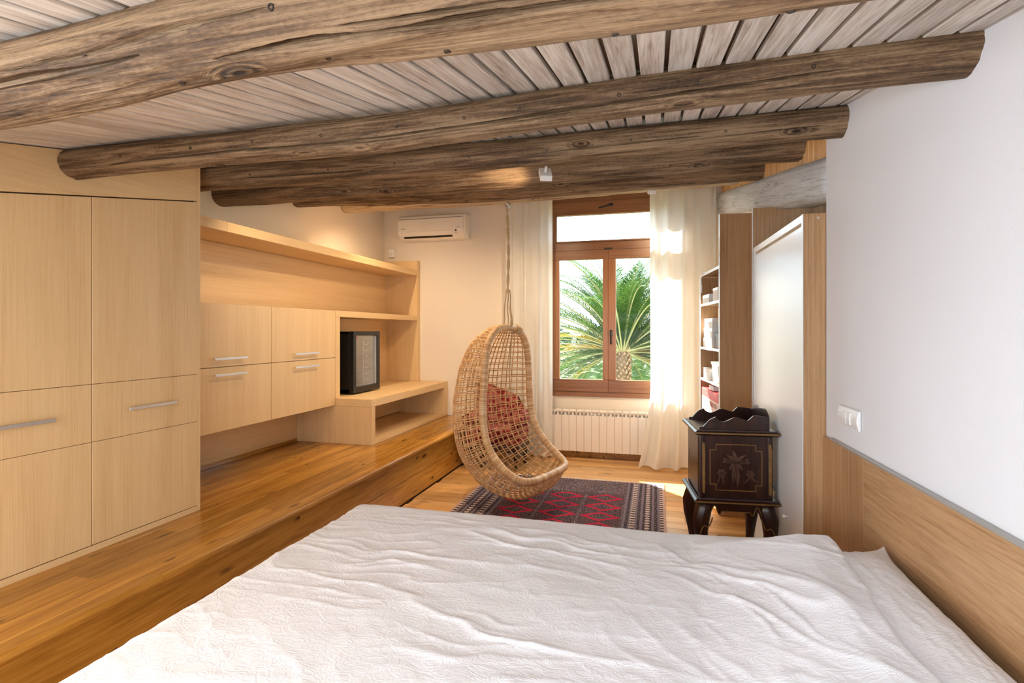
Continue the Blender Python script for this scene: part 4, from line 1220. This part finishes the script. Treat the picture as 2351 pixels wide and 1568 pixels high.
# ------------------------------------------------------------------ hanging rattan chair
def egg_chair():
    C = Vector((-1.17, 4.235, 0)); n = Vector((.951, -.309, 0)); A = Vector((.309, .951, 0)); Zv = Vector((0, 0, 1))
    t = thing('hanging_egg_chair', (C.x, C.y, .10), 'woven rattan egg chair hanging on a rope from a beam', 'hanging chair')
    def pt(a, m, z): return C+A*a+n*m+Zv*z
    key = [(0, .0, 1.430), (.12, 0, 1.420), (.215, 0, 1.375), (.285, 0, 1.29), (.32, 0, 1.15), (.335, 0, .98), (.35, .0, .80), (.365, .03, .62), (.38, .09, .50), (.385, .19, .395), (.37, .295, .325), (.315, .365, .292), (.20, .395, .283), (0, .40, .281)]
    K = np.array(key)
    def cr(K, q):
        q = np.clip(q, 0, 1)*(len(K)-1); i = min(int(q), len(K)-2); f = q-i
        p0 = K[i-1] if i > 0 else K[0]*np.array([-1, 1, 1])*1.0 if K is not None and i == 0 and False else K[max(i-1, 0)]
        p1, p2, p3 = K[i], K[i+1], K[min(i+2, len(K)-1)]
        return .5*((2*p1)+(-p0+p2)*f+(2*p0-5*p1+4*p2-p3)*f*f+(-p0+3*p1-3*p2+p3)*f**3)
    N = 110
    half = [cr(K, i/N) for i in range(N+1)]
    loop = [pt(-h[0], h[1], h[2]) for h in half]+[pt(h[0], h[1], h[2]) for h in half[-2:0:-1]]
    b = MB().tube(loop, .029, 12, True)
    M_ = W[t].inverted()
    me = b.mesh('rim', MAT['binding'], 0, 1, True, M_)
    at = me.attributes.new('arc', 'FLOAT', 'POINT')
    at.data.foreach_set('value', np.repeat(np.arange(len(loop))/len(loop), 12).astype(np.float32))
    link(bpy.data.objects.new('rim', me), t)
    # shell: arcs between mirrored rim points, bulging backwards/downwards
    # bulge depth and direction (angle from straight back, going down) along the rim parameter
    tq = [0, .08, .16, .25, .33, .42, .5, .58, .66, .74, .82, .9, 1.0]
    dep = [.03, .10, .19, .31, .40, .455, .48, .475, .42, .31, .20, .10, .03]
    ang = [-25, -12, -4, 0, 2, 6, 13, 24, 40, 58, 72, 80, 80]
    def shell(q, psi):
        h = cr(K, q); d = np.interp(q, tq, dep); a = math.radians(np.interp(q, tq, ang))
        bd = (-math.cos(a), -math.sin(a))
        cs, sn = math.cos(psi), math.sin(psi)
        ca = math.copysign(abs(cs)**.8, cs); sa = sn**.8
        return pt(h[0]*ca, h[1]+bd[0]*d*sa, h[2]+bd[1]*d*sa)
    b = MB()
    NR = 40
    for k in range(NR):
        q = .035+.93*k/(NR-1)
        for off in (-.0035, .0035):
            b.tube([shell(q+off, PI*(.0+1.0*i/30))+Zv*(.0025*math.sin(i*2.1+off*900)) for i in range(31)], .0046, 5)
    b.build('cross_cane', MAT['cane'], t, 0, 1, True)
    b = MB()
    NV = 26
    for k in range(NV):
        psi = PI*(k+.75)/(NV+.5)
        b.tube([shell(q, psi) for q in np.linspace(.0, 1.0, 60)], .005, 5)
    b.build('upright_cane', MAT['cane'], t, 0, 1, True)
    # bindings near the top
    b = MB()
    for k in range(5):
        c0 = cr(K, .075+.011*k); c1 = cr(K, .085+.011*k)
        ce_ = pt(c0[0], c0[1], c0[2]); tg = (pt(c1[0], c1[1], c1[2])-ce_).normalized(); u1 = tg.cross(n).normalized()
        b.tube([ce_+(u1*math.cos(a)+n*math.sin(a))*.034 for a in np.linspace(0, 2*PI, 13)[:-1]], .0045, 6, True)
    b.build('cord_binding', MAT['rope'], t, 0, 1, True)
    # rope, twisted of two strands, with knots and a loose tail
    zt = 2.405
    b = MB()
    for ph in (0, PI):
        b.tube([C+Vector((.007*math.cos(ph+z_*26)+.006*math.sin(z_*7), .007*math.sin(ph+z_*26), z_)) for z_ in np.linspace(1.72, zt, 60)], .0065, 6)
    for s_ in (-1, 0, 1):
        b.tube([C+Vector((s_*(.012+.022*q)+.004*math.sin(9*q), .01*s_, 1.74-.29*q)) for q in np.linspace(0, 1, 14)], .0055, 6)
    b.tube([C+Vector((.012, 0, 1.6)), C+Vector((.026, .01, 1.5)), C+Vector((.03, -.03, 1.45)), C+Vector((.03, -.036, 1.42)), C+Vector((.03, .0, 1.39)), C+Vector((.03, .036, 1.42)), C+Vector((.026, .02, 1.5))], .006, 6)
    rope = b.build('rope', MAT['rope'], t, 0, 1, True)
    b = MB()
    for z_ in (2.235, 1.73): b.lathe([(.006, -.018), (.014, -.01), (.016, 0), (.013, .011), (.006, .018)], tuple(C+Zv*z_), 10)
    b.build('knot', MAT['rope'], rope, 0, 1, True)
    b = MB().tube([C+Vector((.03, .03, 1.40))+n*.0, C+n*-.02+Vector((.035, .03, 1.25)), C+n*-.03+Vector((.03, .03, 1.05)), C+n*-.03+Vector((.035, .03, .92))], .006, 6)
    b.tube([C+n*-.03+Vector((.035, .03, .95)), C+n*-.03+Vector((.02, .035, .90)), C+n*-.03+Vector((.012, .03, .86))], .004, 5)
    b.tube([C+n*-.03+Vector((.035, .03, .95)), C+n*-.03+Vector((.045, .035, .90)), C+n*-.03+Vector((.052, .03, .865))], .004, 5)
    b.build('rope_tail', MAT['rope'], t, 0, 1, True)
    b = MB().tube([C+Zv*2.435+Vector((.02*math.cos(a), 0, .02*math.sin(a))) for a in np.linspace(0, 2*PI, 17)[:-1]], .005, 8, True).tube([C+Zv*2.455, C+Zv*2.51], .004, 8)
    ho = b.build('ceiling_hook', MAT['chrome'], None, 0, 1, True)
    tag(ho, 'steel eye hook screwed under a log beam holding the rope', 'hook')
egg_chair()

# red upholstered armchair glimpsed behind the weave
def armchair():
    t = thing('armchair', (-1.55, 5.29, 0), 'low armchair with red patterned upholstery behind the hanging chair', 'armchair')
    box('seat', MAT['redcloth'], t, -1.86, -1.30, 5.11, 5.56, .26, .42, .035, 3)
    b = MB().hexa([(-1.90, 5.50, .42), (-1.28, 5.50, .42), (-1.28, 5.62, .42), (-1.90, 5.62, .42)], [(-1.90, 5.60, .86), (-1.45, 5.60, .70), (-1.45, 5.70, .70), (-1.90, 5.70, .86)])
    b.build('backrest', MAT['redcloth'], t, .03, 3)
    MB().tube([(-1.32, 5.11, .50), (-1.32, 5.54, .52)], .06, 12).build('armrest', MAT['redcloth'], t, 0, 1, True)
    MB().tube([(-1.84, 5.11, .50), (-1.84, 5.54, .52)], .06, 12).build('armrest', MAT['redcloth'], t, 0, 1, True)
    for x in (-1.82, -1.34):
        for y in (5.15, 5.54):
            MB().tube([(x, y, .26), (x, y, .12), (x*1.0, y, .0)], [.026, .022, .014], 10).build('leg', MAT['mahog'], t, 0, 1, True)
    box('frame', MAT['mahog'], t, -1.86, -1.30, 5.11, 5.58, .19, .262, .006)
armchair()

# ------------------------------------------------------------------ spotlights on the beams, with unseen ones added to brighten the room
def spot_fixture(label, loc, aim, power, size, color, bz=0.0, tilt=0.0):
    t = thing('ceiling_spotlight', loc, label, 'spotlight', 'white box spotlights between the beams')
    R = Matrix.Translation(loc) @ Matrix.Rotation(bz, 4, 'Z') @ Matrix.Rotation(tilt, 4, 'X')
    b = MB().box(-.034, .034, -.05, .05, -.017, .017); b.v = [tuple(R @ Vector(p)) for p in b.v]
    b.build('housing', MAT['white_plastic'], t, .003, 2)
    b = MB().lathe([(.024, -.020), (.026, -.0165), (.018, -.0165), (.016, -.0185)], (0, 0, 0), 18); b.v = [tuple(R @ Vector(p)) for p in b.v]
    b.build('lens_ring', MAT['ac_white'], t, 0, 1, True)
    b = MB().tube([(0, 0, .017), (0, .0, .05)], .008, 8); b.v = [tuple(R @ Vector(p)) for p in b.v]
    b.build('stem', MAT['white_plastic'], t)
    if power:
        d = bpy.data.lights.new('spotlight_bulb', 'SPOT'); d.energy = power; d.spot_size = size; d.spot_blend = .9; d.shadow_soft_size = .03; d.color = color
        o = bpy.data.objects.new('spotlight_bulb', d); COL.objects.link(o); o.parent = t
        p = R @ Vector((0, 0, -.03))
        o.location = W[t].inverted() @ p
        o.rotation_euler = (Vector(aim)-p).to_track_quat('-Z', 'Y').to_euler()
WARM = (1.0, .76, .50)
spot_fixture('white box spotlight hanging between the third and fourth log beams', (-.615, 3.04, 2.305), (-1.6, 3.4, 2.40), 16, math.radians(80), WARM, .35, .75)
spot_fixture('tiny white spotlight peeking out before the right curtain', (-.04, 4.72, 2.60), (-.2, 5.6, 1.8), 16, math.radians(100), WARM, .3, .6)
spot_fixture('added unseen spotlight in front of the thick near beam at the left', (-1.75, .30, 1.80), (-1.15, 1.35, .4), 20, math.radians(125), (1.0, .66, .38))  # added out of frame to warm the left of the bed
spot_fixture('added unseen spotlight behind the photographer aimed at the wardrobe', (-1.1, -.45, 1.62), (-2.5, 2.0, 1.1), 20, math.radians(120), WARM)  # unseen lamp added to light the wardrobe front
spot_fixture('added unseen spotlight hidden above the third log beam by the shelves', (-2.3, 3.02, 2.39), (-3.2, 3.5, 1.2), 9, math.radians(100), WARM)  # added lamp, brightens the wall above the shelves
spot_fixture('added unseen spotlight over the platform behind the fourth log beam', (-1.75, 3.85, 2.50), (-2.5, 4.3, .5), 36, math.radians(150), WARM)  # added fill, out of sight behind the beam
spot_fixture('added unseen spotlight behind the fifth log beam above the hanging chair', (-1.1, 4.70, 2.66), (-1.2, 5.2, .6), 40, math.radians(150), WARM)  # lamp put in unseen to brighten the back of the room
spot_fixture('added unseen spotlight behind the fifth log beam near the air conditioner', (-2.6, 4.70, 2.69), (-2.6, 5.3, .8), 36, math.radians(150), WARM)  # extra unseen lamp added for the back wall

# ------------------------------------------------------------------ outside: palm, vineyard, trees
gr = MB().box(-60, 60, 6.6, 120, -2.6, -2.4).build('ground_outside', MAT['ground']); tag(gr, 'sunlit grassy field outside the window', None, None, 'structure')
def palm():
    base = Vector((-.62, 11.0, -2.4)); crown = Vector((-.64, 11.0, .98))
    t = thing('palm_tree', base, 'date palm with arching green fronds outside the window', 'palm')
    b = MB(); n = 26
    b.tube([base.lerp(crown, i/n) for i in range(n+1)], [.13-.012*math.sin(i)*.3 for i in range(n+1)], 14)
    b.build('trunk', MAT['palm_bark'], t, 0, 1, True)
    b = MB()
    for k in range(420):
        z = -2.3+3.4*k/420; a = k*2.39996
        R = .13; c = Vector((base.x+(R-.01)*math.cos(a), base.y+(R-.01)*math.sin(a), z))
        o = Vector((math.cos(a), math.sin(a), 0)); tn = Vector((-math.sin(a), math.cos(a), 0)); u = Vector((0, 0, 1))
        s_ = .05
        b.add([c-tn*s_*.7, c+tn*s_*.7, c+u*s_*1.6+o*.012, c+o*.05+u*s_*.7, c-u*s_*.4], [(0, 4, 3), (4, 1, 3), (1, 2, 3), (2, 0, 3)])
    so = b.build('leaf_base', plain('cut_leaf_base', lin(150, 118, 88), .9, .1, 0, .5, 20), t); so['kind'] = 'stuff'
    rnd = random.Random(12)
    specs = []
    for k in range(168):
        el = [80, 68, 55, 42, 29, 15, 0, -18][k % 8]+rnd.uniform(-8, 8)
        az = k*2.39996+rnd.uniform(-.2, .2)
        if el < 6 and math.sin(az) < -.35 and abs(math.cos(az)) < .8: continue
        if el < 42 and math.sin(az) < -.75: continue
        specs.append((el, az, (2.3 if el > 62 else 2.5 if el > 48 else 2.6 if el > 10 else 2.2)*rnd.uniform(.85, 1.1), k))
    for el, az, L, k in specs:
        b = MB(); m = 84
        e0 = math.radians(el); droop = math.radians(62 if el > 10 else 46)
        p = crown+Vector((math.cos(az)*.08, math.sin(az)*.08, 0)); pts = [p]; dirs = []
        for i in range(m):
            e = e0-droop*(i/m)**1.6
            d = Vector((math.cos(az)*math.cos(e), math.sin(az)*math.cos(e), math.sin(e)))
            p = p+d*(L/m); pts.append(p); dirs.append(d)
        b.tube(pts, [.018*(1-i/len(pts))+.003 for i in range(len(pts))], 5, mi=1)
        for i in range(5, m):
            q = i/m; d = dirs[i]; sd = d.cross(Vector((0, 0, 1))).normalized(); up = sd.cross(d).normalized()
            ll = .33*math.sin(PI*min(1, .22+.78*q)**1.0)**.7*(1 if q < .9 else .8)+.04
            for s_ in (1, -1):
                dd = (d*.75+sd*s_*.75+up*rnd.uniform(.12, .45)).normalized()
                ww = .0125*rnd.uniform(.8, 1.2)
                a0 = pts[i]; w_ = d*ww
                mid = a0+dd*ll*.55; tip = a0+dd*ll-Vector((0, 0, ll*.16))
                b.add([a0-w_*.5, a0+w_*.5, mid+w_*.6, mid-w_*.6, tip], [(0, 1, 2, 3), (3, 2, 4)], 0)
        dry = k % 9 == 3 and el < 34
        b.build('frond', [MAT['palm_dry'] if dry else MAT['palm_leaf'], MAT['palm_stalk']], t, 0, 1, False, False)
palm()
def bumpy_row(name, label, cat, group, x0, x1, y, z0, h, wdt, seed, mat, kind=None):
    n, m = 130, 12
    b = MB(); rnd = np.random.RandomState(seed)
    P = []
    for i in range(n+1):
        x = x0+(x1-x0)*i/n; row = []
        for j in range(m+1):
            a = PI*j/m
            rr = 1+rnd.uniform(-.28, .28)
            row.append((x+rnd.uniform(-.1, .1), y+math.cos(a)*wdt*rr, z0+math.sin(a)*h*rr))
        P.append(row)
    b.grid(P)
    o = b.build(name, mat, None, 0, 1, False)
    tag(o, label, cat, group, kind)
    return o
for k in range(9):
    bumpy_row('vine_row', ['nearest', 'second', 'third', 'fourth', 'fifth', 'sixth', 'seventh', 'eighth', 'farthest'][k]+' row of bright green vines in the field outside', 'vines', 'vine rows outside the window', -30, 22, 30+3.2*k, -2.4, .85, .7, 40+k, MAT['vine'])
for k, (x, y, s_) in enumerate(((-19, 66, 3.0), (-12.8, 66, 2.8), (-6.5, 66, 2.9), (-.2, 66, 2.8), (6.3, 66, 3.1), (12.8, 66, 2.8))):
    lab = ['leftmost', 'second', 'third', 'fourth', 'fifth', 'rightmost'][k]+' dark tree of the line behind the vineyard'
    t = thing('tree', (x, y, -2.4), lab, 'tree', 'trees behind the vineyard')
    rnd = np.random.RandomState(k+70)
    b = MB(); nn, mm = 26, 18; P = []
    for i in range(nn+1):
        ph = PI*i/nn; row = []
        for j in range(mm+1):
            a = 2*PI*(j % mm)/mm; rr = s_*(1+.0*a)*rnd.uniform(.85, 1.12)
            row.append((x+rr*math.sin(ph)*math.cos(a), y+rr*math.sin(ph)*math.sin(a)*.8, -.6+s_*.25+rr*math.cos(ph)*.62))
        P.append(row)
    b.grid(P); b.build('crown', MAT['hedge'], t, 0, 1, False)
    MB().tube([(x, y, -2.4), (x, y, -.8)], .22, 8).build('trunk', MAT['palm_bark'], t, 0, 1, True)
